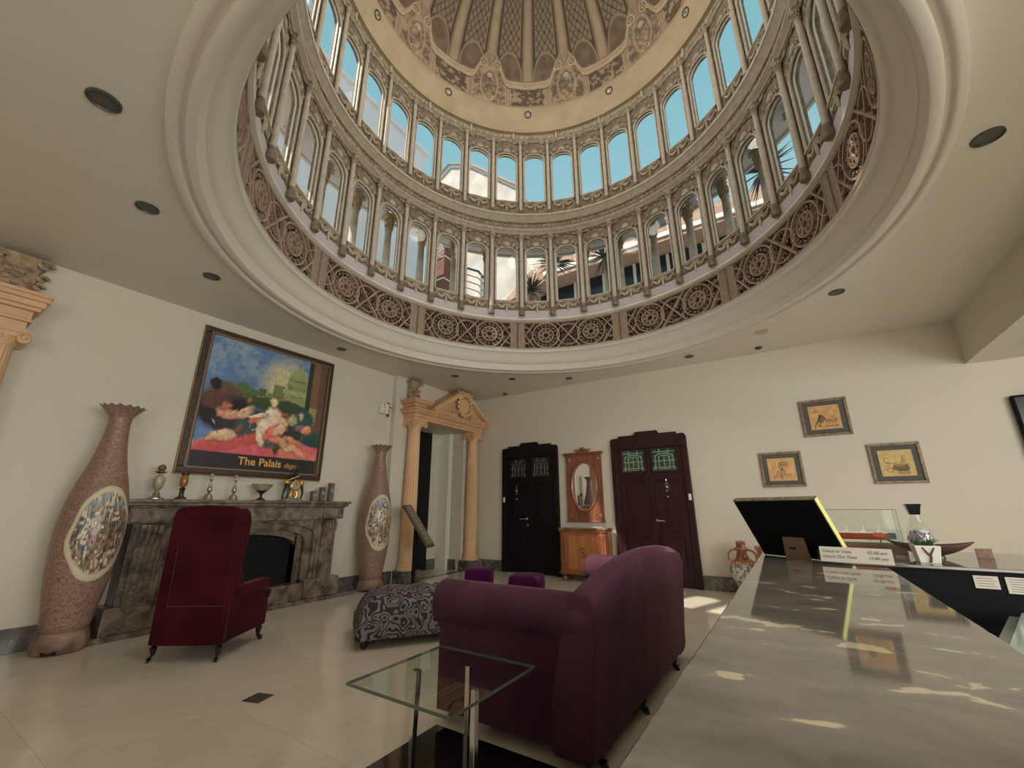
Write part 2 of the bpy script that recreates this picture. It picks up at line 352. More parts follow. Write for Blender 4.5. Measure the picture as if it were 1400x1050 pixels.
def capital(z0, z1, r, w, vol=True):
    b = MB(); h = z1-z0
    b.lathe([(r*0.95, z0), (r*1.12, z0+h*.06), (r*1.0, z0+h*.14), (r*1.0, z0+h*.3), (r*1.5, z0+h*.8), (r*1.55, z0+h*.86), (r*1.2, z0+h*.88)], 10)
    b.box(-r*1.6, r*1.6, -r*1.6, r*1.2, z0+h*.88, z1)
    for k in range(7):
        a = PI+PI*k/6; 
        for q, zz in ((1.15, .2), (1.35, .5)):
            a2 = a+(0.26 if zz > .3 else 0); c, s_ = math.cos(a2), math.sin(a2)
            b.ball((r*q*c, r*q*s_, z0+h*(zz+.1)), (r*.24, r*.24, h*.15), 5, 3)
    for s in (-1, 1): b.ball((s*r*1.4, -r*1.4, z0+h*.75), r*.33, 6, 4)
    return b.xf(lambda x, y, z: (x, R0+w+y, z))
def drum_base(z0, h, r, w):
    return lathe_at([(r*1.5, z0), (r*1.75, z0+h*.12), (r*1.55, z0+h*.3), (r*1.7, z0+h*.42), (r*1.3, z0+h*.6), (r*1.35, z0+h*.72), (r*1.02, z0+h)], w, 10)

drum = empty('wall_dome'); struct(drum)
TIER = [dict(zb=4.85, zs=5.80, zt=5.97, z0=4.5, z1=6.27, hw=0.186, cap=(6.10, 6.27), bs=(4.55, .16), r=.034),
        dict(zb=7.04, zs=8.05, zt=8.21, z0=6.70, z1=8.56, hw=0.192, cap=(8.42, 8.56), bs=(6.72, .10), r=.030)]
for ti, T in enumerate(TIER):
    protos = None
    for k in range(NB):
        am = A0+STEP*(k+0.5); ac = A0+STEP*k
        if protos is None:
            bw = bay_wall(T['hw']+0.012, T['zb'], T['zs'], T['zt']+0.012, T['z0'], T['z1'])
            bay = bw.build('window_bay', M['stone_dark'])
            arch_trim(T['hw']+0.012, T['zb'], T['zs'], T['zt']+0.012, 0.022, 0.0, -0.018).build('archivolt', M['column'], bay)
            crest(T['zt'], T['z1'], T['hw']).build('shell_crest', M['stone'], bay, smooth=True)
            swag(T['zb']).build('swag', M['stone'], bay, smooth=True)
            c = lathe_at([(T['r']*1.05, T['bs'][0]+T['bs'][1]), (T['r']*1.05, T['z0']+1.0), (T['r']*.9, T['cap'][0])], -0.035, 12).build('column', M['column'], smooth=True)
            capital(T['cap'][0], T['cap'][1], T['r'], -0.035).build('capital', M['stone'], c, smooth=True)
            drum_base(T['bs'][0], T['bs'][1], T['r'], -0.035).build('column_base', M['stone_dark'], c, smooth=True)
            if ti == 0:   # pale dado behind the swags
                b = MB(); b.box(-U, U, -0.004, 0.0, 4.50, 4.66); b.xf(curv).build('dado', M['lav'], bay)
            w = empty('window_1')
            fr = MB(); A = arch_outline(T['hw']-0.008, T['zb']+0.02, T['zs'], T['zt']-0.008, 12)
            arch_trim(T['hw']-0.006, T['zb'], T['zs'], T['zt']-0.006, 0.018, 0.04, 0.025).build('window_frame', M['white'], w)
            MB().box(-T['hw'], T['hw'], 0.02, 0.05, T['zb'], T['zb']+0.022).xf(curv).build('window_sill', M['white'], w)
            pm = MB(); P = arch_outline(T['hw'], T['zb']+0.01, T['zs'], T['zt'], 12); pm.add([(u, 0.035, z) for u, z in P], [tuple(range(len(P)))])
            pm.xf(curv).build('pane', M['glass'], w)
            protos = (bay, c, w); bb, cc, ww = bay, c, w
        else: bb, cc, ww = [copy_tree(p) for p in protos]
        for o, a in ((bb, am), (cc, ac)):
            o.parent = drum; o.location = (CX, CY, 0); o.rotation_euler = (0, 0, rad(a-90))
        ww.name = 'window_%d' % (ti*NB+k+1); struct(ww); ww.location = (CX, CY, 0); ww.rotation_euler = (0, 0, rad(am-90))
# plain runs: base ledge, mid cornice, upper frieze, ring
def ringpart(name, prof, m, n=192, parent=drum): return MB().lathe(prof, n, (CX, CY), caps=False).build(name, m, parent, smooth=True)
ringpart('base_ledge', [(2.99, 4.44), (2.885, 4.45), (2.865, 4.47), (2.855, 4.475), (2.855, 4.50), (2.87, 4.515), (2.90, 4.52)], M['mould'])
ringpart('frieze_bed', [(2.885, 3.90), (2.89, 3.915), (2.945, 3.92), (2.945, 4.45)], M['frieze_back'])
ringpart('lower_cornice', [(2.89, 6.26), (2.84, 6.27), (2.83, 6.30), (2.79, 6.32), (2.78, 6.35), (2.81, 6.37), (2.83, 6.375), (2.83, 6.385), (2.865, 6.39)], M['column'])
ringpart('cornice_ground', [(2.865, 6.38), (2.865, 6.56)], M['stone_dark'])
ringpart('upper_cornice', [(2.865, 6.55), (2.84, 6.555), (2.83, 6.58), (2.80, 6.60), (2.79, 6.63), (2.76, 6.65), (2.755, 6.68), (2.80, 6.70), (2.90, 6.715)], M['column'])
ringpart('top_frieze_ground', [(2.875, 8.55), (2.86, 8.555), (2.85, 8.57), (2.868, 8.58), (2.868, 8.74)], M['stone'])
ringpart('plain_ring', [(2.87, 8.73), (2.80, 8.735), (2.795, 8.75), (2.80, 8.77), (2.78, 8.80), (2.75, 8.90), (2.72, 9.02), (2.69, 9.11), (2.665, 9.17), (2.64, 9.20)], M['ring'])
ringpart('outer_shell', [(3.05, 3.9), (3.05, 4.5)], M['mould'], 96)
# running ornament on the mid cornice and the top frieze, one length per bay
b = MB()
for k in range(6):
    u = -U+(k+0.5)*U/3; curl(b, u, 6.47, 0.03, 1.2, 1 if k % 2 else -1, PI/2, 0.008, -0.02); leaf(b, u+0.03, 6.43, u+0.055, 6.53, 0.012, -0.018); leaf(b, u-0.02, 6.53, u+0.02, 6.545, 0.008, -0.018)
b.box(-U, U, -0.03, -0.01, 6.40, 6.408); b.box(-U, U, -0.03, -0.01, 6.535, 6.543)
om = b.xf(curv).build('scroll_band', M['stone'], drum, smooth=True)
b = MB()
for k in range(4):
    u = -U+(k+0.5)*U/2; curl(b, u, 8.66, 0.038, 1.3, 1 if k % 2 else -1, PI/2, 0.008, -0.016); leaf(b, u+0.045, 8.61, u+0.07, 8.71, 0.014, -0.014)
b.box(-U, U, -0.022, -0.01, 8.60, 8.606); b.box(-U, U, -0.022, -0.01, 8.715, 8.722)
tm_ = b.xf(curv).build('top_scroll_band', M['stone'], drum, smooth=True)
for k in range(NB):
    for p in (om, tm_):
        q = p if k == 0 else p.copy()
        if k: COL.objects.link(q); q.parent = drum
        q.location = (CX, CY, 0); q.rotation_euler = (0, 0, rad(A0+STEP*(k+0.5)-90))
bk = MB().box(-0.018, 0.018, -0.05, 0.0, 8.57, 8.74).xf(curv).build('bracket', M['column'], drum, bevel=0.004)
for k in range(20):
    q = bk if k == 0 else bk.copy()
    if k: COL.objects.link(q); q.parent = drum
    q.location = (CX, CY, 0); q.rotation_euler = (0, 0, rad(128.7+18*k-90))
# outer gallery behind the lower windows
og = lathe_at([(0.085, 4.55), (0.085, 4.62), (0.066, 4.68), (0.068, 5.2), (0.058, 5.92)], 0.52, 14).build('gallery_column', M['column'], smooth=True)
capital(5.92, 6.24, 0.062, 0.52).build('capital', M['gold'], og, smooth=True)
for k in range(NB):
    q = og if k == 0 else copy_tree(og)
    q.parent = drum; q.location = (CX, CY, 0); q.rotation_euler = (0, 0, rad(A0+STEP*k-90))
ringpart('gallery_soffit', [(2.97, 6.45), (2.97, 6.28), (3.10, 6.27), (3.14, 6.30), (3.58, 6.30), (3.60, 6.27), (3.64, 6.27), (3.66, 6.45), (2.97, 6.5)], M['lav'], 128)
ringpart('gallery_ledge', [(2.97, 3.9), (2.97, 4.56), (3.6, 4.55), (3.62, 3.85)], M['mould'], 96)

# carved frieze: ten panels
RF = 2.90
def fc(u, w, z): return ((RF+w)*math.sin(u/RF), (RF+w)*math.cos(u/RF), z)
Z0, Z1 = 3.925, 4.445; ZM = (Z0+Z1)/2; PW = 2*PI*RF/10; HW = PW/2
def ribbon(b, pts, wd, w0, w1):
    n = len(pts); L = []
    for i, (u, z) in enumerate(pts):
        a = pts[max(i-1, 0)]; c = pts[min(i+1, n-1)]
        if pts[0] == pts[-1]:
            if i == 0: a = pts[-2]
            if i == n-1: c = pts[1]
        dx, dz = c[0]-a[0], c[1]-a[1]; l = math.hypot(dx, dz) or 1; L.append((-dz/l*wd/2, dx/l*wd/2))
    rings = [[(u+o[0], w0, z+o[1]), (u+o[0], w1, z+o[1]), (u-o[0], w1, z-o[1]), (u-o[0], w0, z-o[1])] for (u, z), o in zip(pts, L)]
    b.loft(rings, closed=False)
def circ(cu, cz, r, a0=0, a1=360, n=24): return [(cu+r*math.cos(rad(a0+(a1-a0)*k/n)), cz+r*math.sin(rad(a0+(a1-a0)*k/n))) for k in range(n+1)]
def lin(a, c, n=6): return [(a[0]+(c[0]-a[0])*k/n, a[1]+(c[1]-a[1])*k/n) for k in range(n+1)]
fe = bay_empty('frieze_panel', 0); 
tr = MB(); hh = (Z1-Z0)/2-0.02; w0, w1 = 0.06, -0.010
RX = 0.40     # rosette centres
for s in (-1, 1):
    c = circ(s*RX, ZM, 0.235, n=36); ribbon(tr, c, 0.02, w0, w1); ribbon(tr, circ(s*RX, ZM, 0.135, n=30), 0.016, w0, w1); ribbon(tr, circ(s*RX, ZM, 0.05, n=14), 0.012, w0, w1)
    for k in range(8):
        a = rad(45*k); ribbon(tr, lin((s*RX+0.055*math.cos(a), ZM+0.055*math.sin(a)), (s*RX+0.125*math.cos(a), ZM+0.125*math.sin(a)), 2), 0.01, w0, w1-0.002)
        ribbon(tr, circ(s*RX+0.095*math.cos(a+.39), ZM+0.095*math.sin(a+.39), 0.027, n=8), 0.008, w0, w1)
    for k in range(16):
        a = rad(22.5*k); curl(tr, s*RX+0.185*math.cos(a), ZM+0.185*math.sin(a), 0.024, 0.8, 1 if k % 2 else -1, a, 0.007, 0.005)
    ribbon(tr, lin((s*0.20, ZM-s*0-hh), (-s*0.20, ZM+hh), 8), 0.022, w0, w1-0.004)
    ribbon(tr, lin((s*0.60, ZM+hh), (s*0.775, ZM), 5), 0.018, w0, w1-0.003); ribbon(tr, lin((s*0.60, ZM-hh), (s*0.775, ZM), 5), 0.018, w0, w1-0.003)
    ribbon(tr, circ(s*0.80, ZM, 0.16, 90, 270, 14) if s > 0 else circ(s*0.80, ZM, 0.16, -90, 90, 14), 0.014, w0, w1)
ribbon(tr, circ(0, ZM, 0.20, n=30), 0.018, w0, w1)
for zz in (Z0+0.012, Z1-0.012): ribbon(tr, lin((-0.80, zz), (0.80, zz), 14), 0.02, w0, w1)
for s in (-1, 1): ribbon(tr, lin((s*0.79, Z0), (s*0.79, Z1), 2), 0.018, w0, w1)
tr.xf(fc).build('tracery', M['frieze'], fe)
inf = MB(); rr = random.Random(3)
for i in range(34):
    for j in range(11):
        u = -0.775+1.55*(i+0.5)/34+rr.uniform(-.006, .006); z = Z0+0.02+(Z1-Z0-0.04)*(j+0.5)/11+rr.uniform(-.005, .005)
        d = min(math.hypot(u-RX, z-ZM), math.hypot(u+RX, z-ZM))
        if d < 0.15 or abs(d-.235) < .016: continue
        if abs(math.hypot(u, z-ZM)-0.2) < 0.014 or abs(abs(u)*hh/.20-abs(z-ZM)) < .014 and abs(u) < .21: continue
        a0 = rr.uniform(0, 2*PI); q_ = .0165
        pts = [(u+q_*math.cos(a0+t*2.8), 0.012, z+q_*math.sin(a0+t*2.8)) for t in (0, .5, 1)]
        inf.tube(pts, [0.003, 0.0062, 0.002], 4, 1.6)
o = inf.xf(fc).build('leaf_infill', mat('frieze_leaf', S(160, 134, 114), .8), fe); o['kind'] = 'stuff'
st = MB()
for s in (-1, 1): st.add([], []); n0 = len(st.v); st.box(min(s*0.80, s*0.893), max(s*0.80, s*0.893), -0.004, 0.06, Z0, Z1)
st.xf(fc).build('stippled_strip', M['frieze_strip'], fe)
lv = MB()
for k in range(28):
    for s in (-1, 1): lv.box(s*0.902-0.006, s*0.902+0.006, 0.004, 0.03, Z0+k*0.0186, Z0+k*0.0186+0.011)
o = lv.xf(fc).build('dentil_strip', M['frieze'], fe)
for k in range(10):
    q = fe if k == 0 else copy_tree(fe)
    q.parent = drum; q.location = (CX, CY, 0); q.rotation_euler = (0, 0, rad(127.4+18+36*k-90))

# painted dome
RD = 2.64; ZD = 9.2
def mural():
    nA, nH = 1260, 200; th = np.linspace(0, 360, nA, endpoint=False); el = np.concatenate([np.linspace(0, 52, 170), np.linspace(53, 90, 30)])
    TH, EL = np.meshgrid(th, el); a = ((TH-122.5+18) % 36)-18      # -18..18 about the middle panel, cartouches at +-18
    h = EL; tan = np.array([0.46, 0.36, 0.24]); dk = np.array([0.105, 0.072, 0.048]); mid = np.array([0.25, 0.185, 0.125])
    rs = np.random.RandomState(5)
    def noise(sx, sy, seed):
        r = np.random.RandomState(seed); g = r.rand(sy+1, sx); g = np.concatenate([g, g[:, :1]], 1)
        X = TH/360*sx; Y = EL/90*sy; xi = np.clip(X.astype(int), 0, sx-1); yi = np.clip(Y.astype(int), 0, sy-1); fx = X-xi; fy = Y-yi
        return (g[yi, xi]*(1-fx)+g[yi, xi+1]*fx)*(1-fy)+(g[yi+1, xi]*(1-fx)+g[yi+1, xi+1]*fx)*fy
    n1 = noise(400, 100, 1); n2 = noise(150, 40, 2); n3 = noise(40, 12, 3)
    c = np.zeros(TH.shape+(3,)); c[:] = dk*1.2; c += (n3[..., None]-0.5)*0.05
    def put(mask, col, k=1.0):
        m = np.clip(mask, 0, 1)[..., None]; c[:] = c*(1-m*k)+np.array(col)*m*k
    sm = lambda x, w: np.clip(0.5+x/w, 0, 1)
    # upper field: ribs every 18 degrees, lattice windows between them
    q = np.abs(((a+9) % 18)-9)            # distance from a rib
    put(sm(2.6-q, .5), mid*1.05); put(sm(1.9-q, .5), tan*0.85); put(sm(0.8-np.abs(q-.5), .6)*0.6, tan*1.05)
    win = (q > 3.4) & (h > 24)
    put(win, np.array([0.33, 0.25, 0.17])*0.9); l1 = np.abs(((q-3.4)*1.1+h*0.75) % 3.0-1.5); l2 = np.abs(((q-3.4)*1.1-h*0.75) % 3.0-1.5)
    put(win & ((l1 < .28) | (l2 < .28)), dk*0.9); put((np.abs(q-3.4) < .35) & (h > 15), dk*0.7); put((np.abs(q-3.9) < .25) & (h > 24), tan*0.7)
    d9 = np.hypot((9-q)/6.0, (h-15)/11.0); put(sm(1-d9, .06)*(q > 2.4), dk*1.7); put(sm(.9-d9, .1)*(q > 2.4)*np.clip((n2-.45)*3, 0, .8), mid*.9); put(sm(.05-np.abs(d9-1), .04)*(q > 2.2)*(h > 14), tan*.75)
    # cornice line
    A = 18-np.abs(a)                       # distance from a cartouche centre
    cz = np.interp(A, [0, 3.5, 5.0, 6.2, 7.6, 9.5, 18], [24, 22, 20.5, 17.5, 14.8, 14.0, 13.6])
    below = h < cz
    put(below, mid*0.95); 
    crt = below & (A < 7.2); put(crt, mid*1.15)
    put(below & (A >= 10.5) & (h < 11), dk*1.4)
    orn = n1*0.6+n2*0.4; m = np.clip((orn-0.5)*9, 0, 1)*below; put(m*0.75, tan*1.05); m = np.clip((0.44-orn)*9, 0, 1)*below; put(m*0.65, dk*1.2)
    # pilasters and cornice band
    put((np.abs(A-8.8) < 1.35) & (h < 12.2), tan*1.0); put((np.abs(np.abs(A-8.8)-.5) < .14) & (h < 11.5), mid*0.9); put((np.abs(A-8.8) < 1.7) & (np.abs(h-11.3) < .55), tan*1.08)
    band = (h > cz-3.9) & below & (A > 3.6); put(band, tan*1.2); put((np.abs(h-(cz-3.9)) < .28) & (A > 4), mid*.55); put((np.abs(h-(cz-1.5)) < .18) & (A > 4), tan*.8); put((np.abs(h-cz) < .28), tan*.6)
    # cartouche: oval, shell top, volutes and a boss
    e = np.hypot(A/4.0, (h-10)/8.0); put((np.abs(e-1) < .10) & (h > 2), tan*.95); put((np.abs(e-.74) < .04), dk*1.8)
    e2 = np.hypot(A/4.4, (h-19.5)/5.5); put((e2 < 1) & (h > 18.5), mid*1.3); put((np.abs(e2-.95) < .06) & (h > 18), tan*.95); 
    ang = np.arctan2(h-18, A); put((e2 < .9) & (h > 18.5) & (np.sin(ang*14) > .3), tan*.9)
    for (aa, hh_, r_) in ((3.3, 19.6, 1.9), (0, 3.6, 1.7)):
        e3 = np.hypot(A-aa, (h-hh_)*1.0); put(e3 < r_, tan*1.45); put((np.abs(e3-r_*.6) < .28), mid*.7); put(e3 < .45, mid*.7)
    put((np.hypot(A/1.3, (h-14.5)/1.2) < 1), np.array([.55, .47, .36])); put(h < 1.0, tan*0.9)
    c = np.clip(c*(0.97+(n2[..., None]-.5)*.16), 0.01, 1)
    V = []; r = RD*np.cos(np.radians(EL)); z = ZD+RD*np.sin(np.radians(EL))*1.0
    X = CX+r*np.cos(np.radians(TH)); Y = CY+r*np.sin(np.radians(TH))
    V = np.stack([X, Y, z], -1).reshape(-1, 3)
    i, j = np.meshgrid(np.arange(nH-1), np.arange(nA), indexing='ij'); j2 = (j+1) % nA
    Fc = np.stack([i*nA+j, i*nA+j2, (i+1)*nA+j2, (i+1)*nA+j], -1).reshape(-1, 4)
    me = D.meshes.new('painted_dome'); me.vertices.add(len(V)); me.vertices.foreach_set('co', V.ravel().astype(np.float32))
    me.loops.add(Fc.size); me.loops.foreach_set('vertex_index', Fc.ravel().astype(np.int32)); me.polygons.add(len(Fc))
    me.polygons.foreach_set('loop_start', (np.arange(len(Fc))*4).astype(np.int32)); me.update(calc_edges=True)
    at = me.color_attributes.new('paint', 'FLOAT_COLOR', 'POINT'); at.data.foreach_set('color', np.concatenate([c.reshape(-1, 3), np.ones((len(V), 1))], 1).astype(np.float32).ravel())
    me.materials.append(M['paint']); o = D.objects.new('painted_dome', me); COL.objects.link(o); o.parent = drum
    for p in me.polygons: p.use_smooth = True
    o['label'] = 'domed ceiling painted with a brown balustrade, cartouches and lattice windows'
mural()
# lamps set in the plain ring of the dome, each with an added spot to brighten the drum
lampm, lnt, lb = new_mat('lamp_lens'); lb.inputs['Base Color'].default_value = (*S(120, 112, 96), 1); lb.inputs['Emission Color'].default_value = (1, .85, .6, 1); lb.inputs['Emission Strength'].default_value = 0.15
def dome_lamp(k):
    a = 122.5+36*k; e = empty('ring_lamp', (CX+2.70*math.cos(rad(a)), CY+2.70*math.sin(rad(a)), 9.09), rad(a-90))
    tilt = rad(20)
    f = lambda x, y, z: (x, y*math.cos(tilt)*1-z*math.sin(tilt), y*math.sin(tilt)+z*math.cos(tilt))
    g = lambda x, y, z: f(x, -z, y)
    MB().lathe([(0.050, -0.01), (0.072, 0.0), (0.075, 0.012), (0.060, 0.02), (0.052, 0.008)], 20, caps=False).xf(g).build('rim', M['grille'], e, smooth=True)
    MB().lathe([(0.054, 0.006), (0.03, 0.012), (0.001, 0.014)], 16).xf(g).build('lens', lampm, e, smooth=True)
    MB().lathe([(0.02, 0.014), (0.016, 0.028), (0.001, 0.030)], 10).xf(g).build('bulb', M['chrome'], e, smooth=True)
    l = D.lights.new('ring_fill_light', 'SPOT'); l.energy = 62; l.spot_size = rad(160); l.spot_blend = 0.8; l.color = (1, .94, .86); l.shadow_soft_size = 0.25
    lo = D.objects.new('ring_fill_light', l); COL.objects.link(lo); lo.location = (CX+2.38*math.cos(rad(a)), CY+2.38*math.sin(rad(a)), 9.05)
    d = Vector((-math.cos(rad(a)), -math.sin(rad(a)), -0.45)); lo.rotation_euler = (-d).to_track_quat('Z', 'Y').to_euler()
    return e
for k in range(10):
    pos = {0: 'above the centre of the far arcade', 9: 'above the arcade nearest the counter side', 1: 'above the arcade nearest the painting side', 2: 'two lamps left of the middle one'}.get(k, 'on the near side out of view')
    tag(dome_lamp(k), 'small round lamp in the dome ring, '+pos, 'lamp', 'lamps in the dome ring')

# ------------------------------------------------------------------ ceiling lights
dl = [((-3.15, .29), 'nearest the left edge and largest', .085), ((-4.11, .80), 'second largest, over the left vase', .08), ((-4.86, 1.59), 'over the left end of the mantelpiece', .08), ((-5.55, 3.69), 'right above the big framed poster', .07),
      ((-4.97, 5.73), 'nearest the pediment of the stone portal', .07), ((-4.17, 6.48), 'between the portal and the dark door', .07), ((-3.23, 7.04), 'above the wall mirror', .07), ((-1.05, 7.03), 'above the mahogany door', .07),
      ((.82, 5.70), 'above the sketch pictures, near the dome moulding', .08), ((1.5, 3.62), 'nearest the right edge', .085)]
for (x, y), t, r in dl:
    e = empty('ceiling_light', (x, y, H))
    MB().lathe([(r, 0), (r, -0.008), (r*.86, -0.012), (r*.82, -0.002), (r*.8, 0.001)], 28, caps=False).build('trim_ring', M['grille'], e, smooth=True)
    MB().lathe([(r*.84, -0.002), (r*.5, -0.004), (0.001, -0.005)], 24).build('diffuser', mat('smoked_diffuser_%d' % len(D.materials), S(74, 74, 66), .35), e, smooth=True)
    tag(e, 'grey round recessed ceiling downlight, '+t, 'ceiling light', 'recessed downlights in the flat ceiling')
e = empty('ceiling_light', (0.01, 6.54, H)); MB().lathe([(.09, 0), (.09, -.006), (.001, -.007)], 24).build('cover_plate', M['ring'], e)
tag(e, 'pale beige round ceiling cover above the small sketch pictures', 'ceiling light')
for (x, y), t in (((-4.88, 7.3), 'between portal pediment and dark door'), ((-.06, 7.2), 'near the back wall above the sketch pictures')):
    e = empty('smoke_detector', (x, y, H)); MB().lathe([(.05, 0), (.05, -.015), (.035, -.03), (.001, -.032)], 20).build('body', M['grille'], e, smooth=True)
    MB().lathe([(.012, -.03), (.018, -.045), (.001, -.05)], 10).build('nozzle', M['chrome'], e)
    tag(e, 'tiny grey ceiling sprinkler head '+t, 'sprinkler')

# ------------------------------------------------------------------ doors
green_glass = mat('green_leaded_glass', S(70, 104, 84), 0.15, col2=S(40, 62, 52), scale=9)
dark_glass = mat('dark_leaded_glass', S(40, 44, 40), 0.15, col2=S(30, 32, 30), scale=9)
def text(s, size, name, mat_, parent, loc, rot, ext=0.001, shear=0, align='LEFT', sx=1):
    c = D.curves.new(name, 'FONT'); c.body = s; c.size = size; c.offset = size*.012 if size > .12 else 0; c.extrude = ext; c.shear = shear; c.align_x = align
    t = D.objects.new('tmp_text', c); COL.objects.link(t); dg = bpy.context.evaluated_depsgraph_get(); dg.update()
    me = D.meshes.new_from_object(t.evaluated_get(dg)); D.objects.remove(t); me.materials.clear(); me.materials.append(mat_)
    o = D.objects.new(name, me); COL.objects.link(o); o.parent = parent; o.location = loc; o.rotation_euler = rot; o.scale = (sx, 1, 1); return o
def door(name, x0, x1, ztop, wood, gl, lead, hand_side, bell):
    e = empty(name, (0, 0, 0)); struct(e); yf = YB-0.06; xm = (x0+x1)/2; W = x1-x0
    # frame with stepped crown, cut from one board outline
    fw_ = 0.10; zc = ztop-0.20
    pts = [(x0, 0), (x0, ztop-0.05), (x0+.03, ztop), (x0+.15, ztop), (x0+.15, ztop+.035), (xm-.22, ztop+.035), (xm-.19, ztop+.09), (xm+.19, ztop+.09), (xm+.22, ztop+.035), (x1-.15, ztop+.035), (x1-.15, ztop), (x1-.03, ztop), (x1, ztop-.05), (x1, 0), (x1-fw_, 0), (x1-fw_, zc), (x0+fw_, zc), (x0+fw_, 0)]
    b = MB(); b.box(x0, x0+fw_, yf, YB, 0, zc); b.box(x1-fw_, x1, yf, YB, 0, zc)
    crown = [p for p in pts if p[1] > zc+.01 or p in ()]; crown = [(x0, zc)]+pts[1:13]+[(x1, zc)]
    b.prism(crown, lambda p, q, t: (p, t, q), yf, YB); b.box(x0+.04, x1-.04, yf-.02, yf, zc-.01, zc+.025)
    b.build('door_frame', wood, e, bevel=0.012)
    for i, (a, c) in enumerate(((x0+fw_, xm-.003), (xm+.003, x1-fw_))):
        gx0, gx1, gz0, gz1 = a+.10, c-.07, 1.81, zc-.035
        if i: gx0, gx1 = a+.07, c-.10
        b = MB(); y = yf+.02
        b.box(a, gx0, y, YB-.005, 0.01, zc); b.box(gx1, c, y, YB-.005, 0.01, zc); b.box(gx0, gx1, y, YB-.005, 0.01, gz0); b.box(gx0, gx1, y, YB-.005, gz1, zc)
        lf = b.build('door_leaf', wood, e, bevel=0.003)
        b = MB()   # raised mouldings: rail under the light, tall panel, lock rail, low panel
        def frame(u0, u1, v0, v1, t=.022):
            for (p0, p1, q0, q1) in ((u0, u1, v0, v0+t), (u0, u1, v1-t, v1), (u0, u0+t, v0+t, v1-t), (u1-t, u1, v0+t, v1-t)): b.box(p0, p1, y-.014, y, q0, q1)
        frame(a+.07, c-.07, .98, 1.64); frame(a+.07, c-.07, .14, .78); b.box(a+.06, c-.06, y-.03, y, 1.66, 1.69); b.box(a+.05, c-.05, y-.035, y, .86, .90); b.box(a+.11, c-.11, y-.012, y, .20, .72)
        frame(gx0-.03, gx1+.03, gz0-.03, gz1+.03, .03)
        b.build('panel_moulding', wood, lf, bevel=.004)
        MB().box(gx0, gx1, y+.02, y+.026, gz0, gz1).build('stained_glass', gl, lf)
        # leading: arch over a grid
        b = MB(); yy = y+.015; w_ = .0045; gw = gx1-gx0; gh = gz1-gz0; cx = (gx0+gx1)/2
        L = lambda *q: b.tube([(p, yy, z) for p, z in q], w_, 4)
        for fx in (.28, .5, .72): L((gx0+gw*fx, gz0+.06), (gx0+gw*fx, gz0+gh*.66))
        for fz in (.15, .45): L((gx0, gz0+gh*fz), (gx1, gz0+gh*fz))
        for fx in (.12, .88): L((gx0+gw*fx, gz0+.01), (gx0+gw*fx, gz0+gh*.72))
        L((gx0+gw*.25, gz0+.03), (gx1-gw*.25, gz0+.03)); L((gx0, gz0+gh*.86), (gx1, gz0+gh*.86))
        b.tube([(cx+gw*.38*math.cos(t), yy, gz0+gh*.62+gh*.16*math.sin(t)) for t in np.linspace(0, PI, 9)], w_, 4)
        b.tube([(cx+gw*.24*math.cos(t), yy, gz0+gh*.60+gh*.09*math.sin(t)) for t in np.linspace(0, PI, 7)], w_, 4)
        for s in (-1, 1): L((cx+s*gw*.5, gz0+gh*.02), (cx+s*gw*.38, gz0+gh*.2)); L((cx+s*gw*.2, gz0+gh*.78), (cx+s*gw*.2, gz1))
        b.ball((cx, yy-.004, gz0+gh*.45), .012, 6, 4)
        b.build('leading', lead, lf)
    MB().box(xm-.012, xm+.012, yf+.004, yf+.02, .01, zc-.05).build('centre_bead', wood, e, bevel=.005)
    hx = xm+hand_side*.06
    h = MB(); h.lathe([(.026, 0), (.024, .01), (.001, .012)], 14).xf(lambda x, y, z: (hx+x, yf+.02-z, 1.0+y)); h.tube([(hx, yf-.03, 1.0), (hx+hand_side*.05, yf-.035, 1.0), (hx+hand_side*.14, yf-.03, .99)], [.010, .011, .009], 8); h.tube([(hx, yf+.02, 1.0), (hx, yf-.03, 1.0)], .009, 8)
    h.build('door_handle', M['chrome'], e, smooth=True)
    MB().lathe([(.026, 0), (.024, .01), (.012, .014), (.001, .012)], 14).xf(lambda x, y, z: (hx+.01+x, yf+.02-z, .88+y)).build('lock_rose', M['chrome'], e, smooth=True)
    kx = xm+hand_side*.27 if hand_side > 0 else xm-.30
    k = MB(); k.lathe([(.036, 0), (.036, .01), (.024, .014), (.001, .012)], 18).xf(lambda x, y, z: (kx+x, yf+.02-z, 1.54+y*2.2))
    k.build('knocker_plate', mat('nickel_plaque_%d' % len(D.materials), S(84, 82, 78), .3, .7), e, smooth=True)
    k = MB(); curl(k, kx, 1.60, .02, 1.2, 1, 0, .004, yf-.004); curl(k, kx, 1.48, .02, 1.2, -1, 0, .004, yf-.004); k.ball((kx, yf-.002, 1.54), (.014, .008, .02), 6, 4); k.tube([(kx, yf, 1.64), (kx, yf, 1.68)], .008, 5)
    k.build('knocker_scroll', M['chrome'], e, smooth=True)
    MB().lathe([(.011, 0), (.009, .01), (.001, .011)], 10).xf(lambda x, y, z: (kx+x, yf+.02-z, 1.38+y)).build('peephole', M['white'], e)
    MB().box(bell-.022, bell+.022, yf-.012, yf, 1.32, 1.42).build('bell_push', M['white'], e, bevel=.004)
    return e
lead_b = mat('bright_lead', S(190, 196, 176), .4); lead_d = mat('dull_lead', S(110, 112, 104), .4)
door('door_1', -5.05, -3.74, 2.42, M['door_shaded'], dark_glass, lead_d, -1, -4.99)
door('door_2', -2.65, -1.33, 2.42, M['door_red'], green_glass, lead_b, 1, -1.37)

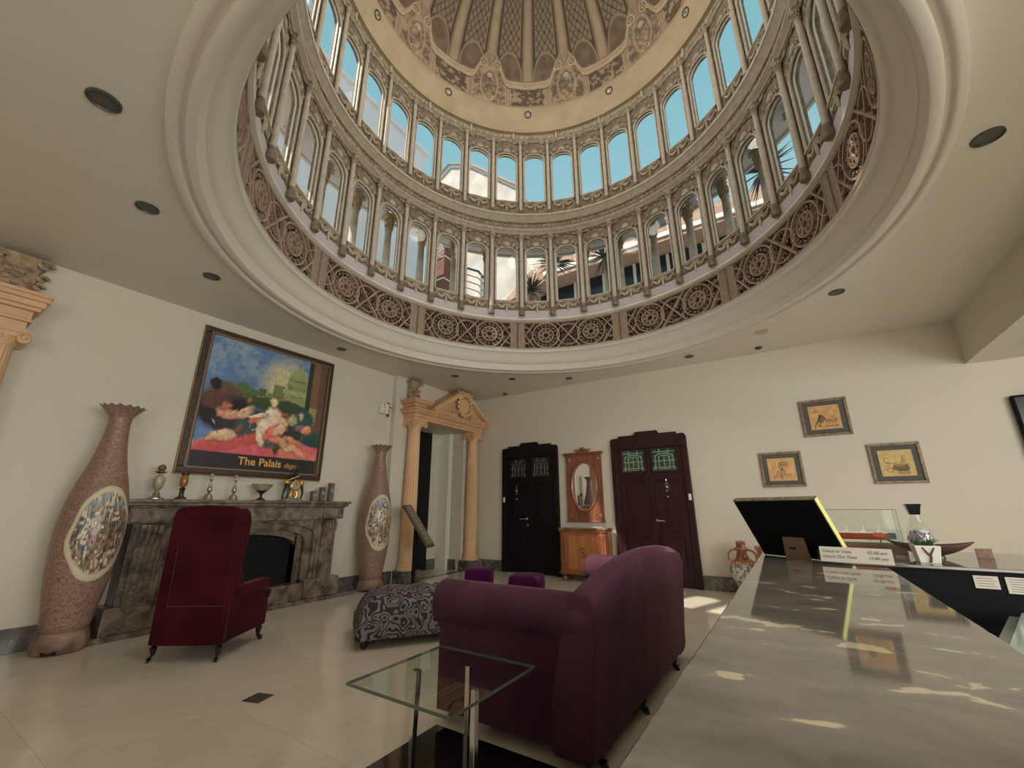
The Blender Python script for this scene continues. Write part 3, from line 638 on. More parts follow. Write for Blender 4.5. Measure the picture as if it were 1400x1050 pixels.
# ------------------------------------------------------------------ stone portals
def fluted(r, z, a): 
    return r*(1-0.035*(1+math.cos(a*20))/2*0+0) if z < 0.34 or z > 2.58 else r-0.009*(0.5+0.5*math.cos(a*20))**0.6
def portal_column(x, y):
    e = empty('portal_column', (x, y, 0))
    MB().box(-.17, .19, -.17, .17, 0, .2).build('plinth', M['base'], e, bevel=.004)
    MB().lathe([(.165, .2), (.165, .235), (.15, .25), (.158, .27), (.15, .29), (.135, .30), (.14, .32), (.128, .345)], 32).build('column_base', M['orange_stone'], e, smooth=True)
    MB().lathe([(.128, .33), (.128, .36), (.127, .8), (.124, 1.4), (.116, 2.0), (.107, 2.55), (.107, 2.60), (.115, 2.615), (.105, 2.63)], 120, mod=fluted).build('shaft', M['orange_stone'], e, smooth=True)
    b = MB(); b.lathe([(.105, 2.62), (.135, 2.67), (.14, 2.70)], 28); b.box(-.155, .155, -.165, .165, 2.745, 2.785); b.box(-.13, .14, -.14, .14, 2.70, 2.745)
    for sy in (-1, 1):
        for sx in (-1, 1):
            st_ = len(b.v); b.lathe([(.001, -.02), (.05, -.018), (.056, 0), (.05, .018), (.001, .02)], 14); b.xf(lambda p, q, r: (sx*.13+r, sy*.135+p*.9, 2.70+q), st_)
            pts = [(sx*.155, sy*.135+(.045*(1-t))*math.cos(t*9), 2.70+(.045*(1-t))*math.sin(t*9)) for t in np.linspace(0, .85, 12)]; b.tube(pts, .007, 5)
    for k in range(9): a = 2*PI*k/9; b.ball((.13*math.cos(a), .13*math.sin(a), 2.69), (.022, .022, .028), 6, 4)
    b.build('capital', M['orange_stone'], e, smooth=True); return e
tag(portal_column(XP+.14, 5.50), 'peach fluted stone column of the far portal, beside the right vase', 'column', 'fluted portal columns')
tag(portal_column(XP+.14, 7.26), 'peach fluted stone column of the far portal, in the room corner', 'column', 'fluted portal columns')
tag(portal_column(XL+.16, 0.42), 'peach fluted stone column cut off by the left edge, beside the left vase', 'column', 'fluted portal columns')
def entabl(b, x0, x1, y0, y1, z0, z1):
    "stepped cornice along y, swelling out to x1; ends return"
    h = z1-z0
    for (a, c, o) in ((0, .22, .72), (.22, .30, .78), (.30, .52, .76), (.52, .62, .86), (.62, .78, .92), (.78, .90, .97), (.90, 1, 1)):
        d = (x1-x0)*o; r = (1-o)*(x1-x0); b.box(x0, x0+d, y0+r, y1-r, z0+h*a, z0+h*c)
e = empty('portal_pediment', (XP, 6.4, 2.785))
b = MB(); entabl(b, 0, .40, -1.17, 1.08, 0, .20); b.build('architrave', M['orange_stone'], e, bevel=.006)
b = MB(); entabl(b, 0, .42, -1.20, -.68, .20, .36); b.build('cornice_block', M['orange_stone'], e, bevel=.006)
b = MB(); pk = .76
b.prism([(-.64, .20), (1.08, .20), (1.08, .27), (.22, pk-.06), (-.64, .27)], lambda p, q, t: (t, p, q), 0, .30); b.build('tympanum', M['orange_stone'], e, bevel=.004)
b = MB()
for s, y_ in ((-1, -.66), (1, 1.10)):
    b.prism([(y_, .19), (y_, .28), (.22+s*.10, pk-.005), (.22+s*.10, pk-.10)], lambda p, q, t: (t, p, q), 0, .42)
    b.prism([(y_+(-s)*.05, .25), (y_+(-s)*.05, .31), (.22+s*.08, pk+.03), (.22+s*.08, pk-.03)], lambda p, q, t: (t, p, q), 0, .38)
b.build('raking_cornice', M['orange_stone'], e, bevel=.005)
for q_ in ((-.64, -.02), (.46, 1.06)): MB().box(0, .40, *q_, .20, .25).build('bed_moulding', M['orange_stone'], e, bevel=.006)
b = MB(); b.lathe([(.001, .035), (.13, .03), (.15, 0), (.13, -.03)], 26, caps=True); b.xf(lambda x, y, z: (.40+z, .22+x, .47+y*1.15)); b.build('medallion', M['orange_stone'], e, smooth=True)
b = MB()
for k in range(15):
    a = 2*PI*k/15; y_, z_ = .22+.20*math.cos(a), .47+.215*math.sin(a); b.ball((.42, y_, z_), (.04, .042, .042), 6, 4)
    pts = [(.43, y_+.045*math.cos(a+q)*(1-q/7), z_+.045*math.sin(a+q)*(1-q/7)) for q in np.linspace(0, 5, 8)]; b.tube(pts, .013, 4)
for s in (-1, 1):
    for (yy, zz, r_) in ((.25, .27, .05), (.34, .28, .04), (.42, .265, .032), (.20, .72, .05), (.10, .74, .04)):
        pts = [(.42, .22+s*(yy+r_*math.cos(q)*(1-q/8)), zz+r_*math.sin(q)*(1-q/8)) for q in np.linspace(0, 6, 12)]; b.tube(pts, .012, 5)
for k in range(5): a = rad(35+27.5*k); b.tube([(.41, .22, .66), (.44, .22+.06*math.cos(a), .66+.07*math.sin(a)), (.41, .22+.10*math.cos(a), .66+.12*math.sin(a))], [.015, .024, .008], 5)
b.build('carved_wreath', M['orange_stone'], e, smooth=True)
tag(e, 'peach stone pediment with carved wreath over the far portal', 'pediment')
e = empty('portal_cornice', (XL, -.65, 2.785)); b = MB(); entabl(b, 0, .36, -1.3, 1.30, 0, .36); b.build('cornice', M['orange_stone'], e, bevel=.006)
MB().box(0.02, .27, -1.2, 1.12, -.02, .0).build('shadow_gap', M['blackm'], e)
tag(e, 'peach stone cornice at the left edge, above the cropped column', 'cornice')
def relief(loc, w, h, lab):
    e = empty('stone_relief', loc); b = MB()
    b.loft([[(0, -w*.36, 0), (.05, -w*.32, 0), (.05, w*.32, 0), (0, w*.36, 0)], [(0, -w*.36, h*.7), (.06, -w*.30, h*.7), (.06, w*.30, h*.7), (0, w*.36, h*.7)], [(0, -w*.5, h), (.12, -w*.48, h), (.12, w*.48, h), (0, w*.5, h)]])
    b.build('panel', M['relief'], e, bevel=.01); b = MB()
    for s in (-1, 1):
        for (zz, r_, y_) in ((.86, .14, .36), (.55, .10, .38), (.32, .10, .36), (.12, .08, .38)):
            pts = [(.07+(.04 if zz > .8 else 0), s*(w*y_+r_*w*math.cos(q)*(1-q/8)), h*zz+r_*w*math.sin(q)*(1-q/8)) for q in np.linspace(0, 6, 12)]; b.tube(pts, w*.045, 5)
        for zz in (.2, .42, .62): b.ball((.06, s*w*.16, h*zz), (.02, w*.09, h*.09), 6, 4)
    for zz in (.1, .3, .5, .72): b.ball((.07, 0, h*zz), (.02, w*.08, h*.07), 6, 4)
    b.build('scroll_carving', M['relief'], e, smooth=True); tag(e, lab, 'relief')
relief((XP, 5.50, 3.15), .34, .42, 'weathered carved stone bracket on the wall above the far portal\'s cornice')
relief((XL, .40, 3.16), .42, .40, 'large weathered carved stone bracket above the cornice at the left edge')
e = empty('siren_box', (XL, 4.93, 2.94)); MB().box(0.0, .10, -.12, .06, -.11, .08).build('housing', M['white'], e, bevel=.02); MB().box(0, .03, .08, .12, -.14, .12).build('bracket', M['grille'], e, bevel=.004)
for z in (-.06, 0, .05): MB().ball((.10, -.06, z), .012, 6, 4).build('indicator', M['grille'], e)
MB().tube([(.02, .08, .04), (.03, .35, .05)], .008, 5).build('conduit', M['grille'], e)
tag(e, 'small white alarm box on the wall beside the far portal cornice', 'alarm')
# ------------------------------------------------------------------ painted surfaces from colour on fine grids
def canvas(nx, ny): 
    X, Y = np.meshgrid(np.linspace(0, 1, nx), np.linspace(0, 1, ny)); return X, Y, np.zeros(X.shape+(3,))
def sgm(x, w): return np.clip(0.5+x/w, 0, 1)
def blob(c, X, Y, cx, cy, rx, ry, rot, col, soft=.25, k=1.0, asp=1.0):
    a = rad(rot); dx = (X-cx)*asp; dy = Y-cy; u = (dx*math.cos(a)+dy*math.sin(a))/rx; v = (-dx*math.sin(a)+dy*math.cos(a))/ry
    d = np.hypot(u, v); m = (np.clip((1-d)/soft, 0, 1)*k)[..., None]; shade = (1+0.22*(-u*.3+v)*0.7)[..., None]
    c[:] = c*(1-m)+np.array(col)*np.clip(shade, .6, 1.4)*m
def wn(X, Y, sx, sy, seed):
    r = np.random.RandomState(seed); g = r.rand(sy+2, sx+2); x = X*sx; y = Y*sy; xi = np.clip(x.astype(int), 0, sx); yi = np.clip(y.astype(int), 0, sy); fx = x-xi; fy = y-yi
    fx = fx*fx*(3-2*fx); fy = fy*fy*(3-2*fy)
    return (g[yi, xi]*(1-fx)+g[yi, xi+1]*fx)*(1-fy)+(g[yi+1, xi]*(1-fx)+g[yi+1, xi+1]*fx)*fy
def grid_obj(name, P, c, m, parent, smooth=False, thick=None):
    ny, nx = P.shape[:2]; V = P.reshape(-1, 3); i, j = np.meshgrid(np.arange(ny-1), np.arange(nx-1), indexing='ij')
    F = np.stack([i*nx+j, i*nx+j+1, (i+1)*nx+j+1, (i+1)*nx+j], -1).reshape(-1, 4)
    me = D.meshes.new(name); me.vertices.add(len(V)); me.vertices.foreach_set('co', V.ravel().astype(np.float32)); me.loops.add(F.size)
    me.loops.foreach_set('vertex_index', F.ravel().astype(np.int32)); me.polygons.add(len(F)); me.polygons.foreach_set('loop_start', (np.arange(len(F))*4).astype(np.int32)); me.update(calc_edges=True)
    at = me.color_attributes.new('paint', 'FLOAT_COLOR', 'POINT'); at.data.foreach_set('color', np.concatenate([np.clip(c, 0, 1).reshape(-1, 3), np.ones((len(V), 1))], 1).astype(np.float32).ravel())
    me.materials.append(m); o = D.objects.new(name, me); COL.objects.link(o); o.parent = parent
    if smooth:
        for p in me.polygons: p.use_smooth = True
    return o
M['print'] = paint_mat('poster_print', .35); M['sketch'] = paint_mat('sketch_print', .6); M['ceramic_paint'] = paint_mat('ceramic_painting', .3)

# big framed poster on the left wall
M['frame_wood'] = mat('carved_brown_frame', S(74, 56, 44), .4, col2=S(46, 34, 28), scale=30, bump=.4, bscale=90)
M['frame_gold'] = mat('dull_gold_bead', S(140, 112, 78), .4, .3)
e = empty('framed_poster', (XL, 2.92, 2.53)); PW_, PH_ = 1.66, 1.84; ft = .075
def frame4(w, h, t, d0, d1, name, m, parent, ax='x', bev=.004):
    for (a0, a1, b0, b1) in ((-w/2, w/2, h/2-t, h/2), (-w/2, w/2, -h/2, -h/2+t), (-w/2, -w/2+t, -h/2+t, h/2-t), (w/2-t, w/2, -h/2+t, h/2-t)):
        b = MB(); b.box(d0, d1, a0, a1, b0, b1) if ax == 'x' else b.box(a0, a1, -d1, -d0, b0, b1); b.build(name, m, parent, bevel=bev)
frame4(PW_+.16, PH_+.0, ft, 0, .06, 'frame_rail', M['frame_wood'], e, bev=.012); frame4(PW_+.04, PH_-.12, .02, 0, .068, 'inner_bead', M['frame_gold'], e); frame4(PW_+.19, PH_+.03, .02, 0, .03, 'outer_bead', M['frame_gold'], e)
nx, ny = 260, 280; X, Y, c = canvas(nx, ny)      # Y up from the bottom
X0_, Y0_ = X, Y; X = X+(wn(X0_, Y0_, 14, 14, 77)-.5)*.035+(wn(X0_, Y0_, 40, 40, 79)-.5)*.016; Y = Y+(wn(X0_, Y0_, 14, 14, 78)-.5)*.035+(wn(X0_, Y0_, 40, 40, 80)-.5)*.016
sky = np.array(S(84, 128, 178)); c[:] = sky; n = wn(X, Y, 6, 6, 2); n2 = wn(X, Y, 24, 24, 3)
cl = np.clip((n*.7+n2*.3-.5)*4, 0, 1)[..., None]*np.clip((Y-.55)*4, 0, 1)[..., None]; c[:] = c*(1-cl*.6)+np.array(S(150, 176, 180))*cl*.6
m = np.clip((.25-np.hypot(X-.62, (Y-.72)*.8))*7, 0, 1)[..., None]; c[:] = c*(1-m)+np.array(S(206, 196, 140))*m
def B_(*a, **k): blob(c, X, Y, *a, **k)
def rect(x0, x1, y0, y1, col, k=1): 
    mm = ((X > x0) & (X < x1) & (Y > y0) & (Y < y1))[..., None]; c[:] = np.where(mm, c*(1-k)+np.array(col)*k, c)
gn = S(150, 160, 92); gd = S(92, 108, 56)
B_(.28, .60, .16, .10, 0, S(84, 116, 58)); B_(.15, .56, .14, .10, 0, S(110, 76, 56)); B_(.08, .62, .05, .05, 0, S(40, 30, 36))
X, Y = X0_, Y0_; rect(.60, .86, .56, .68, gn); rect(.40, .60, .56, .64, gn); rect(.52, .62, .60, .72, S(120, 132, 70)); rect(.40, .46, .6, .66, gd)
for k in range(9): rect(.41+k*.022, .418+k*.022, .565, .63, gd)
B_(.73, .76, .105, .14, 0, gn, soft=.06); rect(.60, .86, .66, .70, S(168, 176, 104)); rect(.63, .83, .70, .745, gd)
for k in range(12): rect(.635+k*.0165, .643+k*.0165, .70, .745, S(176, 184, 120))
for k in range(9): rect(.655+k*.0175, .662+k*.0175, .78, .80, S(50, 60, 40))
rect(.715, .745, .88, .93, gn); rect(.725, .735, .93, .96, gd)
X = X+(wn(X0_, Y0_, 14, 14, 77)-.5)*.035+(wn(X0_, Y0_, 40, 40, 79)-.5)*.016; Y = Y+(wn(X0_, Y0_, 14, 14, 78)-.5)*.035+(wn(X0_, Y0_, 40, 40, 80)-.5)*.016; B_(.55, .54, .30, .07, 0, S(60, 84, 44)); B_(.72, .52, .2, .08, 0, S(50, 74, 44)); B_(.18, .42, .24, .16, 0, S(40, 32, 36)); B_(.10, .50, .12, .09, 10, S(104, 62, 50))
X, Y, XW, YW = X0_, Y0_, X, Y; rect(.86, .94, .40, 1, S(134, 96, 64)); rect(.82, .865, .50, 1, S(48, 66, 52)); rect(.865, .94, .46, .58, S(152, 150, 84)); rect(.85, .96, .34, .42, S(110, 74, 54)); rect(.94, 1, .0, 1, S(112, 76, 54)); X, Y = XW, YW
B_(.50, .34, .42, .16, 0, S(52, 52, 48)); B_(.82, .45, .12, .10, 20, S(30, 92, 82)); B_(.92, .30, .12, .07, 0, S(30, 78, 72)); B_(.35, .30, .12, .09, 0, S(54, 84, 84))
B_(.5, .16, .62, .10, 2, S(226, 74, 92), soft=.12); B_(.82, .14, .25, .07, -8, S(224, 112, 82)); B_(.16, .16, .2, .06, 8, S(208, 66, 60)); B_(.45, .24, .16, .05, 10, S(206, 60, 48))
sk = S(230, 176, 126); sk2 = S(240, 204, 168); re = S(222, 96, 64)
for (x, y, rx, ry, ro, co_) in ((.20, .25, .12, .045, 12, sk), (.30, .30, .035, .035, 0, S(120, 70, 50)), (.12, .22, .06, .02, 20, S(236, 160, 92)), (.22, .41, .11, .05, -12, S(224, 150, 110)), (.18, .47, .04, .04, 0, S(190, 100, 70)), (.33, .44, .09, .04, 40, sk), (.35, .54, .03, .03, 0, S(176, 90, 60)),
        (.42, .40, .09, .035, 30, re), (.55, .44, .08, .11, -20, sk2), (.50, .34, .06, .10, 25, sk2), (.54, .57, .04, .045, 0, S(236, 196, 130)), (.55, .55, .028, .032, 0, sk2), (.44, .44, .09, .02, 15, sk2), (.47, .26, .03, .09, 15, sk2), (.56, .30, .08, .06, 0, S(228, 88, 60)), (.60, .25, .06, .05, 0, S(236, 116, 60)),
        (.64, .40, .05, .06, 0, S(228, 170, 130)), (.65, .47, .035, .035, 0, S(150, 76, 50)), (.62, .34, .07, .04, 20, sk), (.72, .44, .05, .05, 30, S(180, 172, 112)), (.67, .24, .07, .05, -30, S(196, 160, 90)), (.80, .38, .05, .045, 0, S(150, 96, 110)), (.87, .37, .045, .05, 0, S(236, 140, 90)), (.75, .26, .10, .04, -10, S(210, 130, 70)),
        (.80, .19, .12, .035, -25, S(236, 150, 92)), (.72, .20, .05, .03, 0, sk), (.55, .21, .07, .04, 0, S(80, 90, 100)), (.62, .17, .03, .05, 0, S(70, 60, 40)), (.80, .48, .03, .03, 0, S(206, 140, 110))):
    B_(x+.004, y-.010, rx*1.16, ry*1.18, ro, S(86, 48, 40), soft=.6, k=.55); B_(x, y, rx, ry, ro, co_, soft=.35); B_(x-.2*rx, y+.3*ry, rx*.55, ry*.4, ro, tuple(min(1, q*1.35+.04) for q in co_), soft=.9, k=.7)
g = wn(X, Y, 60, 60, 9)[..., None]-.5; c[:] = c*(1+g*.35)
for k in range(26):
    r = np.random.RandomState(50+k); B_(r.uniform(.1, .85), r.uniform(.2, .5), r.uniform(.01, .03), r.uniform(.004, .01), r.uniform(0, 180), [S(250, 220, 180), S(60, 30, 30), S(230, 90, 60), S(60, 90, 90)][k % 4], soft=.5, k=.7)
X, Y = X0_, Y0_; rect(0, 1, 0, .115, S(42, 40, 46)); gr = c.mean(-1, keepdims=True); c[:] = (c*.78+gr*.22)*1.1
P = np.stack([np.full(X.shape, .035), -(PW_/2-.02)+X*(PW_-.04), -(PH_/2-.08)+Y*(PH_-.16)], -1)
grid_obj('poster', P, c, M['print'], e)['label'] = 'printed scene of reclining figures before a domed building under blue sky'
M['lettering'] = mat('ochre_lettering', S(222, 172, 92), .5); M['lettering_edge'] = mat('brown_lettering_edge', S(120, 72, 36), .5)
R90 = (rad(90), 0, rad(90))
text('The Palais', .14, 'lettering', M['lettering'], e, (.040, -.27, -.775), R90, .001)
text('The Palais', .14, 'lettering', M['lettering_edge'], e, (.0385, -.263, -.785), R90, .0005)
text('dago', .10, 'lettering', M['lettering'], e, (.040, .33, -.775), R90, .001, shear=.35, sx=.95)

tag(e, 'large brown-framed poster reading The Palais dago, above the mantelpiece', 'picture')

# ------------------------------------------------------------------ giant floor vases
M['vase'] = mat('pink_brown_mosaic_ceramic', S(160, 130, 112), .35, col2=S(118, 90, 76), kind='voronoi', scale=75, lo=.1, hi=.9, bump=.3, bscale=70)
M['vase_base'] = mat('brown_marbled_ceramic', S(150, 122, 100), .5, col2=S(106, 84, 68), scale=9, bump=.2)
vp = [(.150, .17), (.165, .19), (.172, .23), (.18, .30), (.205, .45), (.232, .65), (.247, .85), (.25, 1.0), (.242, 1.15), (.222, 1.30), (.190, 1.45), (.155, 1.58), (.128, 1.70), (.108, 1.82), (.095, 1.93), (.088, 2.03), (.092, 2.10), (.12, 2.16), (.155, 2.195), (.18, 2.21)]
def vr(z):
    return float(np.interp(z, [q[1] for q in vp], [q[0] for q in vp]))
vprof = [(vr(z), z) for z in np.concatenate([np.linspace(.17, 2.1, 60), np.linspace(2.12, 2.21, 6)])]
def vase(loc, face, lab, seed):
    e = empty('floor_vase', loc); b = MB()
    wav = lambda r, z, a: r*(1+(.055*max(0, (z-2.08)/.13))*math.cos(16*a))
    st_ = MB().lathe(vprof+[(.17, 2.205), (.085, 2.10), (.08, 1.9)], 72, mod=wav).xf(lambda x, y, z: (x, y, z+(.009*math.cos(16*math.atan2(y, x)) if z > 2.17 else 0))).build('body', M['vase'], e, smooth=True)
    b = MB(); b.lathe([(.165, 0.0), (.185, .02), (.192, .06), (.188, .11), (.172, .145), (.165, .16), (.168, .17), (.15, .178)], 40); b.build('stand', M['vase_base'], e, smooth=True)
    MB().box(.14, .186, -.05, .05, .012, .04).xf(lambda x, y, z: (x*math.cos(face-.7)-y*math.sin(face-.7), x*math.sin(face-.7)+y*math.cos(face-.7), z)).build('stand_slot', M['dark'], e)
    nx, ny = 90, 130; Xg, Yg = np.meshgrid(np.linspace(-1, 1, nx), np.linspace(-1, 1, ny))
    sx = Xg*np.sqrt(np.maximum(0, 1-Yg**2*.999)); rad_sc = 1+.05*np.sin(6*np.arctan2(Yg, sx+1e-6)); ang = sx*.98*rad_sc; z = 1.0+Yg*.42
    r = np.interp(z, [q[1] for q in vprof], [q[0] for q in vprof])+.004
    P = np.stack([r*np.cos(ang+face), r*np.sin(ang+face), z], -1); U_ = (sx+1)/2; V_ = (Yg+1)/2; c = np.zeros(U_.shape+(3,)); c[:] = S(206, 196, 166)
    n = wn(U_, V_, 22, 30, seed); n2 = wn(U_, V_, 34, 12, seed+1); n3 = wn(U_, V_, 7, 9, seed+2); n4 = wn(U_, V_, 60, 20, seed+4)
    d = np.hypot(sx, Yg*1.0); inn = np.clip((.92-np.hypot(sx/1.0, Yg)-n3*.06)*14, 0, 1)*np.clip((.84+Yg+n3*.2)*6, 0, 1)
    def mixm(mk, col): mk = np.clip(mk, 0, 1)[..., None]; c[:] = c*(1-mk)+np.array(col)*mk
    mixm(inn*np.clip((n3-.35)*4, 0, 1), S(150, 128, 96)); mixm(inn*np.clip((n-.55)*8, 0, 1), S(88, 86, 86)); mixm(inn*np.clip((n2-.6)*8, 0, 1), S(156, 104, 78)); mixm(inn*np.clip((n4-.66)*9, 0, 1), S(66, 62, 62)); mixm(inn*np.clip((n4-.2)*-12+.3, 0, 1), S(214, 208, 190))
    mixm(np.clip((Yg-.45)*3, 0, 1)*inn*np.clip((n3-.2)*2, 0, 1), S(150, 178, 180)); mixm(np.clip((d-.93)*30, 0, 1), S(196, 184, 150))
    grid_obj('medallion', P, c, M['ceramic_paint'], e, smooth=True)['label'] = 'cream oval with a crowded painted scene'
    tag(e, lab, 'vase'); return e
vase((-5.655, 1.36, 0), rad(8), 'giant pink-brown ruffle-necked vase left of the fireplace, the nearer one', 21)
vase((-5.655, 4.72, 0), rad(-16), 'giant pink-brown ruffle-necked vase right of the fireplace, beside the portal', 31)

# ------------------------------------------------------------------ fireplace
GM = M['grey_marble']; fy0, fy1 = 1.60, 4.12; fyc = (fy0+fy1)/2
e = empty('fireplace', (XL, fyc, 0)); w = (fy1-fy0)/2; XF = .34
def fb(name, bev, *bx, m=GM, par=None):
    b = MB()
    for q in bx: b.box(*q)
    return b.build(name, m, par or e, bevel=bev)
fb('hearth_slab', .003, (.0, XF+.0, -w-.08, w+.30, .0, .05)); 
fb('hearth_block', .006, (0, XF-.03, -w-.0, -w+.50, .05, .29)); fb('hearth_block', .006, (0, XF-.03, w-.50, w+.02, .05, .29)); fb('hearth_step', .004, (.0, XF-.06, -w+.50, w-.50, .05, .25))
fb('mantel_shelf', .006, (0, XF+.04, -w-.06, w+.06, 1.27, 1.305)); fb('mantel_moulding', .01, (0, XF+.015, -w-.035, w+.035, 1.235, 1.27), (0, XF-.01, -w-.01, w+.01, 1.215, 1.235))
fb('mantel_frieze', .004, (0, XF-.03, -w+.01, w-.01, 1.06, 1.215)); fb('frieze_block', .006, (XF-.04, XF-.01, -w+.03, -w+.34, 1.075, 1.20)); fb('frieze_block', .006, (XF-.04, XF-.01, w-.34, w-.03, 1.075, 1.20))
fb('pilaster', .004, (0, XF-.08, -w+.08, -w+.36, .29, 1.06)); fb('pilaster', .004, (0, XF-.08, w-.36, w-.08, .29, 1.06))
for s in (-1, 1):
    cyy = s*(w-.22); b = MB(); side = [(.0, .30), (.035, .34), (.03, .6), (.05, .82), (.10, .92), (.11, 1.0), (.09, 1.05), (0, 1.055)]
    for k in range(4): y_ = cyy-.075+k*.05; b.prism(side, lambda p, q, t: (XF-.085+p, t, q), y_-.017, y_+.017)
    b.prism([(p*.8, q) for p, q in side], lambda p, q, t: (XF-.085+p, t, q), cyy-.09, cyy+.09); b.box(XF-.09, XF-.03, cyy-.10, cyy+.10, .29, .39)
    b.build('scroll_console', GM, e, bevel=.004)
# arched surround: three stepped reveals
def arch_face(b, hw, zb, zs, zt, HW_, ZT, x):
    P = arch_outline(hw, zb, zs, zt, 14)
    Q = lambda *c: b.add([(x, u, z) for u, z in c], [(0, 1, 2, 3)])
    Q((-HW_, zb), (-hw, zb), (-hw, zs), (-HW_, zs)); Q((hw, zb), (HW_, zb), (HW_, zs), (hw, zs)); Q((-HW_, zs), (-hw, zs), (-hw, ZT), (-HW_, ZT)); Q((hw, zs), (HW_, zs), (HW_, ZT), (hw, ZT))
    for i in range(1, len(P)-2): Q(P[i], P[i+1], (P[i+1][0], ZT), (P[i][0], ZT))
    return P
def arch_step(hw, zs, zt, HW_, ZT, x0, x1, name):
    b = MB(); P = arch_face(b, hw, .25, zs, zt, HW_, ZT, x1)
    for i in range(len(P)-1): b.add([(x0, *P[i]), (x0, *P[i+1]), (x1, *P[i+1]), (x1, *P[i])], [(0, 1, 2, 3)])
    return b.build(name, GM, e)
iw = w-.36
arch_step(.86, .88, 1.03, iw, 1.06, .10, .24, 'arch_surround'); arch_step(.76, .80, .96, .87, 1.06, .08, .18, 'inner_arch'); arch_step(.66, .73, .89, .78, 1.06, .03, .12, 'fire_arch')
fb('firebox', 0, (.005, .02, -.9, .9, .1, 1.0), m=M['dark'])
b = MB(); b.box(.02, .12, -.68, -.66, .1, .9); b.box(.02, .12, .66, .68, .1, .9); b.box(.02, .14, -.7, .7, .2, .255); b.build('firebox_lining', M['dark'], e)
tag(e, 'grey-brown marble fireplace with arched black opening and wide mantelshelf', 'fireplace')

# things on the mantelshelf
MZ = 1.305
def lathe_thing(name, loc, parts, lab, cat, n=24):
    e = empty(name, loc)
    for (pn, prof, m) in parts: MB().lathe(prof, n).build(pn, m, e, smooth=True)
    return tag(e, lab, cat)
cream = mat('cream_onyx', S(176, 164, 132), .3, col2=S(150, 136, 104), scale=20); bronze = mat('dark_bronze', S(72, 66, 56), .35, .6); pew = mat('pewter', S(170, 160, 152), .3, .8); amber = mat('amber_glass', S(150, 100, 50), .2); redb = mat('red_brown_stone_ball', S(112, 80, 74), .35)
mx_ = XL+.20
lathe_thing('candlestick', (mx_, 1.83, MZ), [('foot', [(.075, 0), (.075, .012), (.05, .02), (.03, .045), (.035, .06), (.02, .075), (.018, .09)], pew), ('bowl', [(.018, .09), (.035, .105), (.048, .15), (.052, .21), (.045, .235), (.02, .25), (.018, .275)], cream), ('drip_dish', [(.02, .27), (.055, .285), (.055, .292), (.02, .295)], bronze), ('ball', [(.012, .292), (.03, .305), (.040, .33), (.03, .357), (.003, .37)], redb)], 'tall cream and pewter candlestick topped by a dark red ball', 'candlestick')
lathe_thing('candlestick', (mx_, 2.06, MZ), [('foot', [(.06, 0), (.055, .015), (.025, .04), (.022, .10), (.035, .115), (.015, .13)], bronze), ('cup', [(.015, .13), (.035, .15), (.042, .19), (.036, .24), (.03, .27)], amber), ('rim', [(.03, .265), (.04, .275), (.04, .29), (.02, .29)], bronze)], 'dark candlestick with an amber brown cup', 'candlestick')
pp = [('foot', [(.055, 0), (.05, .015), (.04, .05), (.02, .07)], pew), ('stem', [(.02, .068), (.012, .08), (.028, .11), (.026, .13), (.012, .18), (.011, .22), (.02, .23), (.012, .245), (.018, .27)], pew), ('candle_cup', [(.016, .265), (.024, .275), (.024, .295), (.012, .30)], cream)]
lathe_thing('candlestick', (mx_, 2.33, MZ), pp, 'slim pewter baluster candlestick, the one nearer the amber one', 'candlestick')
lathe_thing('candlestick', (mx_, 2.60, MZ), pp, 'slim pewter baluster candlestick, the one nearer the footed bowl', 'candlestick')
e = empty('footed_bowl', (mx_, 2.93, MZ)); MB().lathe([(.06, 0), (.055, .012), (.03, .03), (.012, .045), (.014, .07), (.035, .10)], 24).build('foot', bronze, e, smooth=True)
MB().lathe([(.03, .095), (.06, .12), (.10, .165), (.125, .205), (.12, .205), (.09, .17), (.04, .12)], 36, mod=lambda r, z, a: r*(1+.05*math.cos(6*a)*(z > .15))).build('bowl', cream, e, smooth=True)
MB().lathe([(.025, .09), (.062, .118), (.066, .125), (.03, .10)], 24).build('leaf_cup', bronze, e, smooth=True); tag(e, 'cream footed bowl with scalloped rim on a bronze foot', 'bowl')
e = empty('mantel_clock', (mx_, 3.35, MZ)); gold = mat('gilt', S(196, 160, 92), .3, .6); blk = mat('black_bronze_figure', S(34, 32, 32), .3, .3)
b = MB(); b.loft([[(-.06, -.17, 0), (.07, -.17, 0), (.07, .15, 0), (-.06, .15, 0)], [(-.05, -.13, .02), (.06, -.13, .02), (.06, .11, .02), (-.05, .11, .02)], [(-.04, -.08, .045), (.05, -.08, .045), (.05, .08, .045), (-.04, .08, .045)]]); b.build('plinth', pew, e, bevel=.006)
b = MB()
for s in (-1, 1): b.tube([(.02, s*.03, .04), (.03, s*.045, .09), (.02, s*.03, .13)], [.02, .015, .02], 6)
b.ball((.03, 0, .08), .025, 8, 5); b.build('gilt_support', gold, e, smooth=True)
b = MB(); b.lathe([(.001, .03), (.06, .03), (.072, .02), (.07, -.02), (.001, -.025)], 28); b.xf(lambda x, y, z: (.025+z, y, .20+x)); b.build('clock_drum', gold, e, smooth=True)
b = MB(); b.lathe([(.001, .034), (.052, .033), (.055, .03)], 28); b.xf(lambda x, y, z: (.025+z, y, .20+x)); cf = b.build('dial', cream, e)
b = MB(); b.box(.060, .062, -.002, .002, .20, .235); b.box(.060, .062, 0, .025, .198, .202)
for k in range(12): a = PI*k/6; b.ball((.060, .044*math.cos(a), .2+.044*math.sin(a)), .003, 4, 3)
b.build('hand', blk, cf)
b = MB()   # standing figures on either side, with a draped rider above
